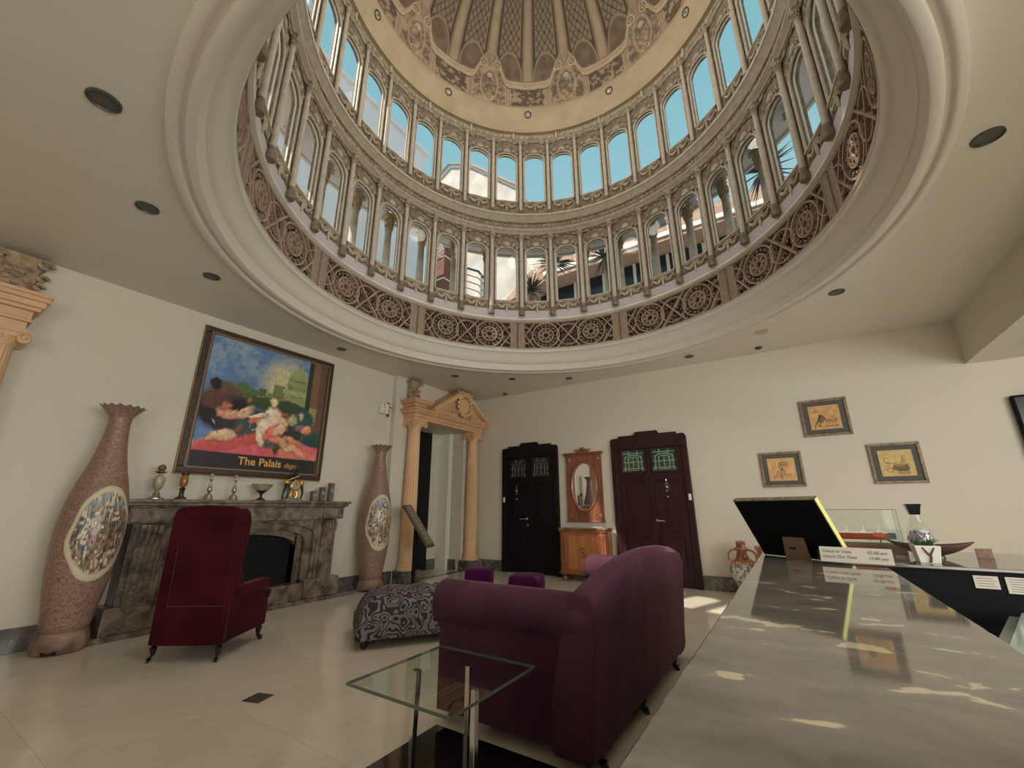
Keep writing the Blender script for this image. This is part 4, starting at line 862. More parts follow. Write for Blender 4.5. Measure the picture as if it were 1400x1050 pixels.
for (y_, d_) in ((-.15, -.02), (-.10, .02)): b.tube([(.02, y_, .02), (.02+d_, y_+.012, .10), (.02, y_+.025, .17), (.02, y_+.03, .24)], [.010, .014, .018, .026], 8)
b.tube([(.02, .11, .03), (.03, .12, .10), (.02, .11, .17), (.02, .09, .25)], [.012, .014, .018, .024], 8)
b.build('figure_leg', blk, e, smooth=True)
MB().ball((.02, -.11, .245), (.04, .05, .035), 8, 6).build('gilt_drapery', gold, e, smooth=True); MB().ball((.02, .09, .24), (.04, .04, .045), 8, 6).build('gilt_drapery', gold, e, smooth=True)
b = MB(); b.tube([(.02, -.05, .27), (.02, -.02, .33), (.02, .0, .38), (.02, .01, .41)], [.045, .04, .03, .014], 10); b.tube([(.02, -.02, .36), (.04, -.07, .32), (.05, -.09, .27)], [.016, .012, .010], 6); b.build('figure_body', blk, e, smooth=True)
b = MB(); b.ball((.02, .02, .44), (.028, .026, .032), 10, 7); b.ball((.005, .03, .462), (.02, .02, .018), 8, 5); b.build('figure_head', bronze, e, smooth=True)
b = MB(); b.tube([(.05, -.12, .27), (.06, -.05, .30), (.06, .03, .34)], [.008, .012, .004], 6); b.build('silver_sash', pew, e, smooth=True)
tag(e, 'black and gilt figural mantel clock with round cream dial', 'clock')
gs = mat('grey_stone_box', S(112, 104, 100), .4, col2=S(82, 76, 74), scale=16); gi = mat('grey_carving', S(150, 142, 136), .5)
for (y_, h_, t) in ((3.66, .14, 'shortest'), (3.79, .20, 'middle-height'), (3.93, .265, 'tallest')):
    e = empty('stone_canister', (mx_, y_, MZ)); MB().box(-.035, .035, -.034, .034, 0, h_-.012).build('body', gs, e, bevel=.003); MB().box(-.037, .037, -.036, .036, h_-.012, h_).build('lid', gs, e, bevel=.003)
    b = MB(); b.lathe([(.001, .004), (.022, .003), (.024, 0)], 14); b.xf(lambda x, y, z: (.035+z, y, h_*.58+x*1.4)); b.ball((.037, 0, h_*.2), (.004, .018, .012), 8, 4); b.build('carved_oval', gi, e)
    tag(e, t+' of three grey stone canisters right of the clock', 'canister', 'grey stone canisters on the mantelshelf')
# ------------------------------------------------------------------ mirror, commode, sketches, urn on the back wall
WD = mat('reddish_brown_wood', S(146, 92, 66), .35, col2=S(112, 64, 46), scale=5, stretch=(4, 4, .6), coat=.2)
WD2 = mat('orange_brown_wood', S(172, 108, 68), .35, col2=S(140, 82, 50), scale=5, stretch=(4, 4, .6), coat=.3)
mir = mat('mirror_silver', (.9, .9, .9), .01, 1.0)
e = empty('wall_mirror', (-3.21, YB, 1.62)); ow, oh = .255, .44
def oval_board(hw, z0, z1, cz, rx, rz, y0, y1):
    b = MB(); n = 48; A = [(rx*math.cos(2*PI*k/n), cz+rz*math.sin(2*PI*k/n)) for k in range(n)]; Bq = []
    for k in range(n):
        c, s = math.cos(2*PI*k/n), math.sin(2*PI*k/n); t = min(hw/abs(c) if abs(c) > 1e-6 else 1e9, ((z1-cz) if s > 0 else (cz-z0))/abs(s) if abs(s) > 1e-6 else 1e9); Bq.append((t*c, cz+t*s))
    for cx, cz_ in ((hw, z1), (-hw, z1), (-hw, z0), (hw, z0)):
        k = min(range(n), key=lambda i: (Bq[i][0]-cx)**2+(Bq[i][1]-cz_)**2); Bq[k] = (cx, cz_)
    rings = [[(p, y0, q) for p, q in A], [(p, y1, q) for p, q in A], [(p, y1, q) for p, q in Bq], [(p, y0, q) for p, q in Bq]]
    b.loft(rings, caps=False); return b
oval_board(.355, -.64, .54, -.03, ow+.02, oh+.02, 0, -.05).build('frame_board', WD, e)
b = MB(); n = 40
b.loft([[((ow+r*math.cos(q))*math.cos(t), -.05-r*math.sin(q), -.03+(oh+r*math.cos(q))*math.sin(t)) for q in np.linspace(0, 2*PI, 8, endpoint=False)] for t in np.linspace(0, 2*PI, n+1) for r in (.018,)], caps=False); b.build('oval_bead', WD2, e, smooth=True)
b = MB(); b.add([(ow*math.cos(2*PI*k/n), -.03, -.03+oh*math.sin(2*PI*k/n)) for k in range(n)], [tuple(range(n))]); b.build('mirror_glass', mir, e)
b = MB(); b.box(-.375, .375, -.07, 0, .54, .57); b.box(-.40, .40, -.09, 0, .57, .60); b.build('cornice', WD, e, bevel=.006); MB().box(-.37, .37, -.06, 0, -.665, -.64).build('bottom_rail', WD, e, bevel=.006)
b = MB(); b.prism([(-.14, .60), (-.10, .63), (-.07, .66), (0, .70), (.07, .66), (.10, .63), (.14, .60)], lambda p, q, t: (p, t, q), -.05, -.01)
for s in (-1, 1): b.tube([(s*(.13+.03*math.cos(q)*(1-q/9)), -.05, .635+.03*math.sin(q)*(1-q/9)) for q in np.linspace(0, 6, 12)], .009, 5)
b.ball((0, -.05, .66), (.035, .015, .03), 8, 5); b.build('carved_crest', WD, e, smooth=True)
b = MB()
for s in (-1, 1):
    for z in (.47, -.56): b.lathe([(.001, .012), (.03, .008), (.04, 0)], 12, (0, 0)); b.xf(lambda x, y, zz: (s*.29+x, -.05-zz, z+y), len(b.v)-36)
b.build('corner_rosette', WD2, e, smooth=True)
tag(e, 'tall reddish wooden wall mirror with oval glass and carved crest', 'mirror')

e = empty('commode', (-3.15, 7.44, 0)); hw = .45
b = MB(); b.box(-hw+.03, hw-.03, -.33, 0, .14, .80); b.build('body', WD2, e, bevel=.004)
b = MB(); b.box(-hw, hw, -.37, 0, .845, .87); b.build('marble_top', marble('commode_top', S(150, 110, 90), S(90, 64, 54), S(210, 190, 170), 6, 4, .15, .02, 5, .6), e, bevel=.005)
b = MB(); b.box(-hw+.01, hw-.01, -.355, 0, .80, .845); b.box(-hw+.01, hw-.01, -.355, 0, .11, .15); b.build('rail_moulding', WD, e, bevel=.01)
for s in (-1, 1):
    b = MB(); b.box(s*(hw-.09)-.035, s*(hw-.09)+.035, -.345, -.33, .15, .80); b.box(s*(hw-.09)-.045, s*(hw-.09)+.045, -.35, -.33, .70, .76); b.build('pilaster', WD, e, bevel=.004)
MB().box(-.27, .27, -.338, -.33, .20, .74).build('door_panel', mat('pale_inlay_wood', S(186, 124, 76), .3, col2=S(160, 100, 60), scale=4, stretch=(3, 3, .6), coat=.3), e, bevel=.004)
b = MB()
for r in (.07, .055): b.tube([(r*math.cos(t), -.342, .47+r*math.sin(t)*1.1) for t in np.linspace(0, 2*PI, 21)], .004, 4)
b.ball((0, -.34, .47), (.02, .006, .025), 8, 4); b.ball((.02, -.34, .47), (.008, .006, .03), 6, 4); b.build('oval_inlay', WD, e)
for sx in (-1, 1):
    for y in (-.30, -.05): MB().lathe([(.02, 0), (.04, .01), (.05, .04), (.045, .07), (.025, .09), (.045, .12)], 14, (sx*(hw-.09), y)).build('bun_foot', WD, e, smooth=True)
tag(e, 'small orange-brown wooden commode with marble top below the wall mirror', 'commode')

pf = mat('brown_picture_frame', S(150, 126, 96), .4, col2=S(112, 86, 68), scale=20); mount = mat('slate_mount', S(88, 88, 82), .8)
def sketch(x0, x1, z0, z1, kind, lab, col):
    w, h = x1-x0, z1-z0; e = empty('sketch_picture', ((x0+x1)/2, YB, (z0+z1)/2)); frame4(w, h, .035, 0, .03, 'frame_rail', pf, e, ax='y', bev=.006)
    MB().box(-w/2+.03, w/2-.03, -.012, -.002, -h/2+.03, h/2-.03).build('mount', mount, e)
    nx, ny = 130, 130; X, Y, c = canvas(nx, ny); c[:] = col; n = wn(X, Y, 8, 8, kind+40)[..., None]-.5; c[:] = c*(1+n*.3); ink = np.array(S(66, 46, 30))
    def ln(*p, w_=.008, k=1.0):
        w_ *= 1.35
        for (a, b_), (c_, d) in zip(p[:-1], p[1:]):
            L2 = (c_-a)**2+(d-b_)**2+1e-9; t = np.clip(((X-a)*(c_-a)+(Y-b_)*(d-b_))/L2, 0, 1); dd = np.hypot(X-a-t*(c_-a), Y-b_-t*(d-b_)); m = (np.clip((w_-dd)/w_*2, 0, 1)*k)[..., None]; c[:] = c*(1-m)+ink*m
    ci = lambda cx, cy, r, n=14, a0=0, a1=2*PI, sy=1: [(cx+r*math.cos(a0+(a1-a0)*k/n), cy+sy*r*math.sin(a0+(a1-a0)*k/n)) for k in range(n+1)]
    if kind == 0:
        for k in range(4): ln(*ci(.2+.06*(k % 2), .78-.05*(k//2), .05, 8, 0, 4), w_=.006, k=.5)
        blob(c, X, Y, .36, .42, .12, .2, 0, S(110, 96, 66), k=.8); ln((.24, .3), (.34, .62), (.44, .56), (.52, .4), w_=.02); ln((.30, .34), (.36, .56), (.42, .36), w_=.012); ln((.5, .38), (.88, .4), (.84, .32), (.5, .33), w_=.012); ln((.5, .22), (.86, .25), w_=.006)
        for k in range(5): ln((.52+.08*k, .08), (.53+.08*k, .15), w_=.012)
        for k in range(8): ln((.5+.05*k, .26), (.53+.05*k, .32), w_=.005)
        ln((.12, .08), (.2, .3), (.28, .1), w_=.014); ln((.7, .5), (.8, .56), (.86, .5), (.7, .5), w_=.007, k=.6); ln((.25, .1), (.9, .12), w_=.005); ln((.3, .12), (.32, .32), w_=.014)
    elif kind == 1:
        ln((.14, .8), (.2, .55), (.16, .5)); ln((.26, .8), (.28, .62)); 
        for k in range(7): a = k*.9; ln(*ci(.58+.13*math.cos(a), .72+.07*math.sin(a), .06, 8, 0, 5), w_=.008)
        ln((.4, .62), (.5, .46), (.52, .56), (.58, .44), w_=.014); ln((.28, .3), (.34, .42), (.48, .44), (.62, .4), (.6, .3), (.28, .3), w_=.01); ln((.16, .2), (.78, .26), w_=.012); ln((.16, .2), (.18, .06)); ln((.78, .26), (.8, .12)); ln((.45, .24), (.47, .06), w_=.016); ln((.2, .13), (.76, .17), w_=.005)
        blob(c, X, Y, .46, .36, .1, .06, 0, S(150, 110, 66), k=.6)
    else:
        for k in range(9): ln(*ci(.60, .30+.018*k, .26-.008*k, 10, PI*1.05, PI*1.95, .42), w_=.008)
        ln(*ci(.22, .62, .09, 9, .5, 5.5), w_=.008); ln((.2, .5), (.35, .48), (.5, .5), w_=.010); ln(*ci(.26, .22, .09, 16), w_=.010, k=.6)
        for k in range(6): ln((.62+.01*k, .5+.05*k), (.76-.01*k, .52+.05*k), w_=.009)
        for k in range(4): ln((.52, .08+.05*k), (.82, .09+.05*k), w_=.010)
        ln((.52, .08), (.52, .26)); ln((.82, .08), (.80, .28)); ln((.38, .42), (.85, .44), w_=.01); blob(c, X, Y, .62, .4, .2, .08, 0, S(120, 100, 60), k=.5)
    iw_, ih = w*.31, h*.31
    P = np.stack([-iw_+2*iw_*X, np.full(X.shape, -.019), -ih+2*ih*Y], -1); grid_obj('sketch_print', P, c*.95, M['sketch'], e)
    MB().box(-iw_-.006, iw_+.006, -.0185, -.012, -ih-.006, ih+.006).build('cream_border', mat('print_edge_%d' % kind, S(206, 180, 140), .6), e)
    tag(e, lab, 'picture')
sketch(.31, .88, 2.19, 2.73, 0, 'topmost of three brown-framed sketches, showing a hut and long roof', np.array(S(214, 166, 108)))
sketch(-.32, .22, 1.49, 2.0, 1, 'smaller brown-framed sketch of a tree and table, nearest the mahogany door', np.array(S(222, 174, 118)))
sketch(.98, 1.52, 1.50, 2.03, 2, 'brown-framed sketch of a bird-like boat, farthest from the doors', np.array(S(214, 184, 118)))

e = empty('television', (3.05, YB, 2.1)); MB().box(-.62, .62, -.09, -.03, -.40, .40).build('casing', M['blackm'], e, bevel=.02); MB().box(-.59, .59, -.094, -.09, -.36, .37).build('screen', M['black'], e); MB().box(-.2, .2, -.03, 0, -.2, .2).build('wall_bracket', M['grille'], e)
tag(e, 'black television on the back wall, cut off by the right edge', 'television')

M['urn'] = mat('pink_floral_porcelain', S(190, 140, 116), .3, col2=S(128, 74, 56), kind='voronoi', scale=26, bump=.3); M['urn2'] = mat('white_painted_porcelain', S(196, 196, 186), .3, col2=S(110, 110, 100), kind='voronoi', scale=36)
e = empty('porcelain_urn', (-.72, 7.2, 0))
MB().lathe([(.11, 0), (.12, .02), (.09, .06), (.10, .12), (.16, .22), (.19, .33), (.185, .40), (.15, .47), (.10, .50)], 36).build('body', M['urn'], e, smooth=True)
b = MB(); b.lathe([(.101, .12), (.162, .22), (.192, .33), (.187, .40), (.168, .44)], 24, a0=rad(-160), a1=rad(-20)); b.build('painted_scene', M['urn2'], e, smooth=True)
MB().lathe([(.10, .49), (.08, .53), (.065, .58), (.07, .62), (.09, .63), (.085, .65), (.06, .66), (.065, .73), (.05, .74)], 24).build('neck', M['urn'], e, smooth=True)
for s in (-1, 1): MB().tube([(s*(.07+.11*math.sin(t)), 0, .62-.20*t/PI*1.0+.03*math.sin(2*t)) for t in np.linspace(0, PI, 14)], [.014]*14, 8).build('handle', mat('russet_glaze_%d' % s, S(176, 106, 74), .3), e, smooth=True)
b = MB()
for k in range(22): a = 2*PI*k/22; b.ball((.165*math.cos(a), .165*math.sin(a), .445+.012*(k % 2)), (.02, .02, .016), 6, 4)
b.build('flower_relief', mat('apricot_flowers', S(216, 150, 100), .4), e, smooth=True)
tag(e, 'two-handled pink and white porcelain urn on the floor beside the counter', 'urn')
e = empty('wooden_pedestal', (-.40, 6.9, 0)); MB().box(-.10, .10, -.10, .10, 0, .66).build('post', WD, e, bevel=.006); MB().box(-.12, .12, -.12, .12, .66, .70).build('top', WD, e, bevel=.006); MB().box(-.13, .13, -.13, .13, 0, .06).build('foot', WD, e, bevel=.006)
tag(e, 'narrow reddish wooden pedestal between the urn and the counter', 'pedestal')

# ------------------------------------------------------------------ slanted sign stand by the portal
e = empty('sign_stand', (-5.22, 5.20, 0)); b = MB()
MB().lathe([(.15, 0), (.15, .012), (.03, .02)], 24).build('base', M['blackm'], e, smooth=True)
b.tube([(0, 0, .01), (0, 0, .5), (.0, 0, .92)], [.028, .034, .034], 10); b.build('post', M['blackm'], e, smooth=True)
wv = Vector((-.29, .955, 0)).normalized(); Lv = Vector((.57, .17, -.80)); Lv = (Lv-wv*Lv.dot(wv)).normalized(); Nv = wv.cross(Lv).normalized()
if Nv.z < 0: Nv = -Nv
cc_ = Vector((0, 0, .90))+Nv*.03
def slab(hw_, hl, t0, t1, name, m, bev=.004, shift=0):
    b = MB(); vs = []
    for t in (t0, t1):
        for su, sv in ((-1, -1), (1, -1), (1, 1), (-1, 1)): vs.append(tuple(cc_+wv*hw_*su+Lv*(hl*sv+shift)+Nv*t))
    b.add(vs, [(0, 1, 2, 3), (4, 5, 6, 7), (0, 1, 5, 4), (1, 2, 6, 5), (2, 3, 7, 6), (3, 0, 4, 7)]); return b.build(name, m, e, bevel=bev)
slab(.13, .40, 0, .045, 'tray', mat('bronze_tray', S(96, 78, 62), .35, .3), .015); slab(.108, .365, .045, .05, 'notice', mat('grey_notice', S(118, 110, 92), .3), 0)
b = MB(); rr = random.Random(4); o3 = cc_+Nv*.052
for k in range(9):
    s0 = o3+Lv*(-.32+.08*k); b.tube([tuple(s0+wv*(-.09+.03*q)+Lv*rr.uniform(-.02, .02)) for q in range(5)], .004, 4)
b.build('script', mat('pale_script', S(170, 166, 146), .4), e)
tag(e, 'slanted bronze-framed notice on a black post in front of the portal', 'sign')

# ------------------------------------------------------------------ upholstery
def velvet(name, c1, c2): return mat(name, c1, .85, col2=c2, scale=3, detail=3, bump=.1, bscale=160, spec=.08, sheen=.25)
VR = velvet('wine_velvet', S(72, 18, 28), S(52, 12, 20)); VP = velvet('plum_velvet', S(88, 54, 66), S(70, 42, 54)); VQ = velvet('bright_purple_velvet', S(74, 20, 66), S(52, 14, 48))
leg_m = mat('dark_turned_wood', S(36, 26, 24), .3)
def cab_leg(b, x, y, z1, dx, dy): b.tube([(x, y, z1), (x+dx*.025, y+dy*.025, z1*.72), (x+dx*.02, y+dy*.02, z1*.35), (x+dx*.045, y+dy*.045, .02), (x+dx*.05, y+dy*.05, 0.0)], [.030, .030, .017, .022, .018], 8)

# plum sofa, its back towards the counter
e = empty('plum_sofa', (-1.43, 3.16, 0)); O = (-1.43, 3.16, 0)
ys = np.linspace(2.13, 4.16, 25); rings = []
for y in ys:
    t = (y-2.13)/2.03; h = .775+.155*math.sin(PI*min(1, t*1.04))**.9 if t < .96 else .80
    h = .785+.14*max(0, math.sin(PI*t))**(.85 if t < .5 else .40)
    ins = .012*(0 if .02 < t < .98 else 1)
    sec = [(-.945+ins*0, .065), (-.925, .30), (-.905, .55), (-.893, h-.10), (-.888, h-.05), (-.90, h-.018), (-.93, h), (-.975, h+.005), (-1.03, h-.015), (-1.06, h-.06), (-1.06, h-.12), (-1.10, .55), (-1.15, .30), (-1.15, .065)]
    rings.append([(x, y, z) for x, z in sec])
MB().loft(rings).build('backrest', VP, e, smooth=True, bevel=.02, seg=3, org=O)
b = MB(); b.tube([(-.892, y, .785+.14*max(0, math.sin(PI*(y-2.13)/2.03))**(.85 if y < 3.145 else .40)-.075) for y in ys], .004, 5); b.tube([(-.892, 2.125, z) if z > .5 else (-.945+.1*z*.6, 2.125, z) for z in (.12, .3, .5, .7)], .004, 5); b.tube([(-.905+(.0 if z > .5 else -.03), 4.12, z) for z in (.12, .3, .55, .74)], .004, 5)
b.build('welt', VP, e, smooth=True, org=O)
def sofa_arm(yc, s, xf_=-1.965):
    # s=-1 near arm scrolls outwards to -y
    prof = []; R_ = .118
    cy, cz = yc-(-s)*0.0, .655
    for k in range(17):
        a = rad(-60+k*300/16); prof.append((cy+s*R_*math.cos(a)*1.0, cz+R_*math.sin(a)))
    inner = [(yc-s*.13, .50), (yc-s*.13, .065), (yc+s*.03, .065), (yc+s*.03, .50)]
    P = prof+inner; b = MB(); rg = []
    for x, sc in ((xf_, .86), (xf_+.015, 1), (-1.5, 1), (-1.05, 1), (-.955, 1), (-.945, .92)):
        rg.append([(x, yc+(p-yc)*sc, .38+(q-.38)*(sc if q > .3 else 1)) for p, q in P])
    b.loft(rg); return b
sofa_arm(2.235, -1).build('armrest', VP, e, smooth=True, bevel=.008, org=O)
sofa_arm(4.085, 1, -1.76).build('armrest', VP, e, smooth=True, bevel=.008, org=O)
MB().box(-1.76, -1.0, 2.25, 4.08, .065, .27).build('seat_base', VP, e, bevel=.02, org=O)
for k in range(2): MB().box(-1.93+k*.15, -1.13, 2.39+k*.785, 3.165+k*.785, .27, .43).build('seat_cushion', VP, e, bevel=.045, seg=4, smooth=True, org=O)
for (x, y) in ((-1.0, 2.30), (-.99, 2.97), (-.99, 3.82), (-1.88, 2.30), (-1.70, 4.0)):
    b = MB(); cab_leg(b, x, y, .085, 1 if x > -1.5 else -1, 0); b.build('leg', leg_m, e, smooth=True, org=O)
tag(e, 'plum velvet scroll-arm sofa seen from behind next to the counter', 'sofa')

# wine-red wing chair
e = empty('wing_armchair', (-4.58, 2.09, 0), rad(34)); 
MB().box(-.31, .31, -.24, .33, .13, .36).build('seat_base', VR, e, bevel=.02, seg=3)
b = MB(); b.loft([[(-.235, -.18, .34), (.235, -.18, .34), (.29, .38, .33), (-.29, .38, .33)], [(-.24, -.18, .45), (.24, -.18, .45), (.30, .43, .43), (-.30, .43, .43)]]); b.build('seat_cushion', VR, e, bevel=.035, seg=4, smooth=True)
rg = []
for z, y0, y1, w_ in ((.12, -.33, -.19, .30), (.3, -.335, -.19, .30), (.6, -.35, -.19, .295), (.9, -.365, -.22, .285), (1.12, -.38, -.26, .275), (1.19, -.375, -.28, .27), (1.225, -.355, -.30, .23)):
    rg.append([(-w_, y0, z), (0, y0-.01, z+(.012 if z > 1.1 else 0)), (w_, y0, z), (w_, y1, z), (0, y1, z+(.012 if z > 1.1 else 0)), (-w_, y1, z)])
MB().loft(rg).build('backrest', VR, e, bevel=.018, seg=3, smooth=True)
for s in (-1, 1):
    sil = [(-.33, .44), (-.06, .46), (-.10, .60), (-.15, .70), (-.14, .85), (-.12, .98), (-.12, 1.10), (-.16, 1.18), (-.22, 1.21), (-.30, 1.20), (-.36, 1.1), (-.35, .7)]
    MB().prism(sil, lambda p, q, t: (s*t, p, q), .22, .278).build('wing', VR, e, bevel=.022, seg=3, smooth=True)
    MB().box(min(s*.245, s*.30), max(s*.245, s*.30), -.24, .25, .34, .52).build('arm_panel', VR, e, bevel=.01)
    b = MB(); P = [(s*.27+p_, .515+q_) for p_, q_ in rounded(-.062, .062, -.045, .04, .03, 4)]
    b.loft([[(p, y, q) for p, q in P] for y in (-.22, .26)]); b.build('armrest', VR, e, bevel=.014, seg=3, smooth=True)
    b = MB(); cab_leg(b, s*.26, -.27, .14, s*.3, -1); b.build('leg', leg_m, e, smooth=True); b = MB(); cab_leg(b, s*.26, .27, .14, s*.5, 1); b.build('leg', leg_m, e, smooth=True)
b = MB()
for k in range(36): b.ball((-.185+.0128*k, -.352, .42), .0032, 5, 3)
for s in (-1, 1):
    for k in range(34 if s < 0 else 0): b.ball((s*.185, -.352-.0006*k, .42+.019*k), .0032, 5, 3)
    for k in range(20): b.ball((s*.302, -.30, .16+.014*k), .0032, 5, 3)
o = b.build('nail_trim', M['frame_gold'], e); o['kind'] = 'stuff'
MB().box(-.175, .175, -.355, -.33, .43, 1.06).build('back_inset', VR, e, bevel=.008)
tag(e, 'wine-red velvet wingback armchair with nailhead trim facing the fireplace', 'armchair')

# patterned ottoman
m, nt_, bb_ = new_mat('grey_black_brocade'); N = nt_.nodes.new; L_ = nt_.links.new
tc_ = N('ShaderNodeTexCoord'); nz = N('ShaderNodeTexNoise'); nz.inputs['Scale'].default_value = 6.5; nz.inputs['Detail'].default_value = 1; L_(tc_.outputs['Object'], nz.inputs['Vector'])
mth = N('ShaderNodeMath'); mth.operation = 'MULTIPLY'; mth.inputs[1].default_value = 70; L_(nz.outputs['Fac'], mth.inputs[0]); sn = N('ShaderNodeMath'); sn.operation = 'SINE'; L_(mth.outputs[0], sn.inputs[0])
n2_ = N('ShaderNodeTexNoise'); n2_.inputs['Scale'].default_value = 14; n2_.inputs['Detail'].default_value = 2; L_(tc_.outputs['Object'], n2_.inputs['Vector']); ad = N('ShaderNodeMath'); ad.operation = 'ADD'; L_(sn.outputs[0], ad.inputs[0]); m3 = N('ShaderNodeMath'); m3.operation = 'MULTIPLY_ADD'; m3.inputs[1].default_value = 4; m3.inputs[2].default_value = -2; L_(n2_.outputs['Fac'], m3.inputs[0]); L_(m3.outputs[0], ad.inputs[1])
rp = N('ShaderNodeValToRGB'); rp.color_ramp.elements[0].position = .42; rp.color_ramp.elements[0].color = (*S(30, 26, 28), 1); rp.color_ramp.elements[1].position = .56; rp.color_ramp.elements[1].color = (*S(122, 112, 112), 1)
mr = N('ShaderNodeMapRange'); mr.inputs[1].default_value = -2; mr.inputs[2].default_value = 2; L_(ad.outputs[0], mr.inputs[0]); L_(mr.outputs[0], rp.inputs[0]); L_(rp.outputs[0], bb_.inputs['Base Color']); bb_.inputs['Roughness'].default_value = .7
bp_ = N('ShaderNodeBump'); bp_.inputs['Strength'].default_value = .4; bp_.inputs['Distance'].default_value = .01; L_(mr.outputs[0], bp_.inputs['Height']); L_(bp_.outputs[0], bb_.inputs['Normal']); BRO = m
e = empty('brocade_ottoman', (-3.42, 2.76, 0), math.atan2(.81, .58)); Lx, Ly = 1.25, .72
nx, ny = 64, 40; rings = []
for i in range(nx+1):
    u = i/nx; x = u*Lx; ex = math.sin(PI*min(u, 1-u)/.16)**.5 if min(u, 1-u) < .08 else 1.0
    row = []
    for j in range(ny+1):
        v = j/ny; y = v*Ly; eyv = min(v, 1-v)
        dome = (1-(abs(2*v-1))**4.0)**.5; du = (1-(abs(2*u-1))**6)**.5
        z = .16+.25*dome*du+.02*du
        fu = abs(math.sin(PI*u*5)); fv = abs(math.sin(PI*v*3)); z += .035*(min(1, fu*1.6)**.6*min(1, fv*1.6)**.6-.6)*du*dome
        row.append((x+.0*ex, y, z))
    rings.append(row)
b = MB(); b.loft(rings, closed=False); b.build('tufted_top', BRO, e, smooth=True)
b = MB(); P = rounded(-.01, Lx+.01, -.01, Ly+.01, .06, 5); b.loft([[(x, y, .075) for x, y in P], [(x, y, .18) for x, y in P], [(Lx/2+(x-Lx/2)*.99, Ly/2+(y-Ly/2)*.985, .195) for x, y in P]]); b.build('upholstered_base', BRO, e, smooth=True)
b = MB()
for i in range(1, 5):
    for j in (1, 2): b.ball((Lx*i/5, Ly*j/3, .375), (.014, .014, .008), 8, 4)
b.build('button', BRO, e, smooth=True)
for (x, y) in ((.07, .06), (Lx-.07, .06), (.07, Ly-.06), (Lx-.07, Ly-.06)): MB().lathe([(.02, 0), (.032, .02), (.034, .05), (.028, .08)], 12, (x, y)).build('foot', leg_m, e, smooth=True)
tag(e, 'grey and black brocade tufted ottoman beside the sofa', 'ottoman')

def pouf(loc, w_, rz, lab):
    e = empty('velvet_pouf', loc, rz); P = rounded(-w_, w_, -w_, w_, .08, 5); sc = lambda k, z: [(x*k, y*k, z) for x, y in P]
    MB().loft([sc(.96, .06), sc(1, .10), sc(1.0, .34), sc(.98, .39), sc(.90, .42), sc(.6, .432)]).build('cushion', VQ, e, smooth=True)
    MB().ball((0, 0, .432), (.012, .012, .006), 8, 4).build('button', VQ, e)
    for sx in (-1, 1):
        for sy in (-1, 1): MB().lathe([(.016, 0), (.022, .06)], 10, (sx*(w_-.06), sy*(w_-.06))).build('foot', leg_m, e)
    tag(e, lab, 'pouf', 'purple velvet poufs')
pouf((-3.70, 4.92, 0), .18, .45, 'purple velvet pouf just past the sofa arm, nearer the portal')
pouf((-2.87, 4.78, 0), .20, .30, 'purple velvet pouf just past the sofa arm, nearer the commode')

# glass side table and the black floor inlay under it
GT = glass_mat('table_glass', (.90, .95, .92), 1.5); GE = mat('glass_edge', S(96, 108, 98), .15)
e = empty('glass_side_table', (-1.41, 1.635, 0)); MB().box(-.285, .285, -.295, .295, .488, .500).build('tabletop', GT, e)
b = MB(); 
for (a0, a1, b0, b1) in ((-.287, .287, -.297, -.295), (-.287, .287, .295, .297), (-.287, -.285, -.295, .295), (.285, .287, -.295, .295)): b.box(a0, a1, b0, b1, .4882, .4998)
b.build('glass_edge', GE, e)
for (x, y, w1_, w2_) in ((-.175, 0.0, .018, .006), (0, .17, .012, .012), (.19, -.03, .012, .012)):
    b = MB(); b.loft([[(x-w2_*1.0, y-w2_*1.5, 0), (x+w2_, y-w2_*1.5, 0), (x+w2_, y+w2_*1.5, 0), (x-w2_, y+w2_*1.5, 0)], [(x-w1_, y-w1_, .485), (x+w1_, y-w1_, .485), (x+w1_, y+w1_, .485), (x-w1_, y+w1_, .485)]]); b.build('leg', M['chrome'], e, bevel=.002)
tag(e, 'square clear glass side table on slim chrome legs beside the sofa', 'table')
e = empty('black_floor_inlay'); struct(e); e.name = 'trim_2'
for i in range(2):
    for j in range(2): MB().box(-1.93+i*.55+.001, -1.93+(i+1)*.55-.001, 1.06+j*.56+.001, 1.06+(j+1)*.56-.001, 0, .004).build('black_slab', mat('black_granite_%d%d' % (i, j), S(16, 14, 14), .06, col2=S(30, 26, 24), scale=12), e)
e = empty('floor_socket', (-3.17, 1.81, 0), .3); MB().box(-.07, .07, -.07, .07, 0, .004).build('plate', M['chrome'], e, bevel=.002)
for k in range(3): MB().box(-.05, .05, -.045+k*.034, -.03+k*.034, .004, .006).build('slot', M['grille'], e)
tag(e, 'small square metal socket plate set in the pale floor', 'socket')

# ------------------------------------------------------------------ reception counter
m, nt_, bb_ = new_mat('polished_grey_counter_marble'); N = nt_.nodes.new; L_ = nt_.links.new
tc_ = N('ShaderNodeTexCoord'); mp_ = N('ShaderNodeMapping'); mp_.inputs['Scale'].default_value = (1, 1.7, 1); L_(tc_.outputs['Object'], mp_.inputs[0])
n1_ = N('ShaderNodeTexNoise'); n1_.inputs['Scale'].default_value = 7; n1_.inputs['Detail'].default_value = 5; n1_.inputs['Distortion'].default_value = .4; L_(mp_.outputs[0], n1_.inputs['Vector'])
r1_ = N('ShaderNodeValToRGB'); E_ = r1_.color_ramp.elements; E_[0].position = .3; E_[0].color = (*S(100, 96, 88), 1); E_[1].position = .60; E_[1].color = (*S(128, 122, 110), 1)
x_ = E_.new(.635); x_.color = (*S(134, 128, 114), 1); x_ = E_.new(.655); x_.color = (*S(206, 190, 160), 1); L_(n1_.outputs['Fac'], r1_.inputs[0]); L_(r1_.outputs[0], bb_.inputs['Base Color'])
bb_.inputs['Roughness'].default_value = .045; bb_.inputs['IOR'].default_value = 1.75; CM = m
ZT = .95
e = empty('reception_counter', (0, 0, 0))
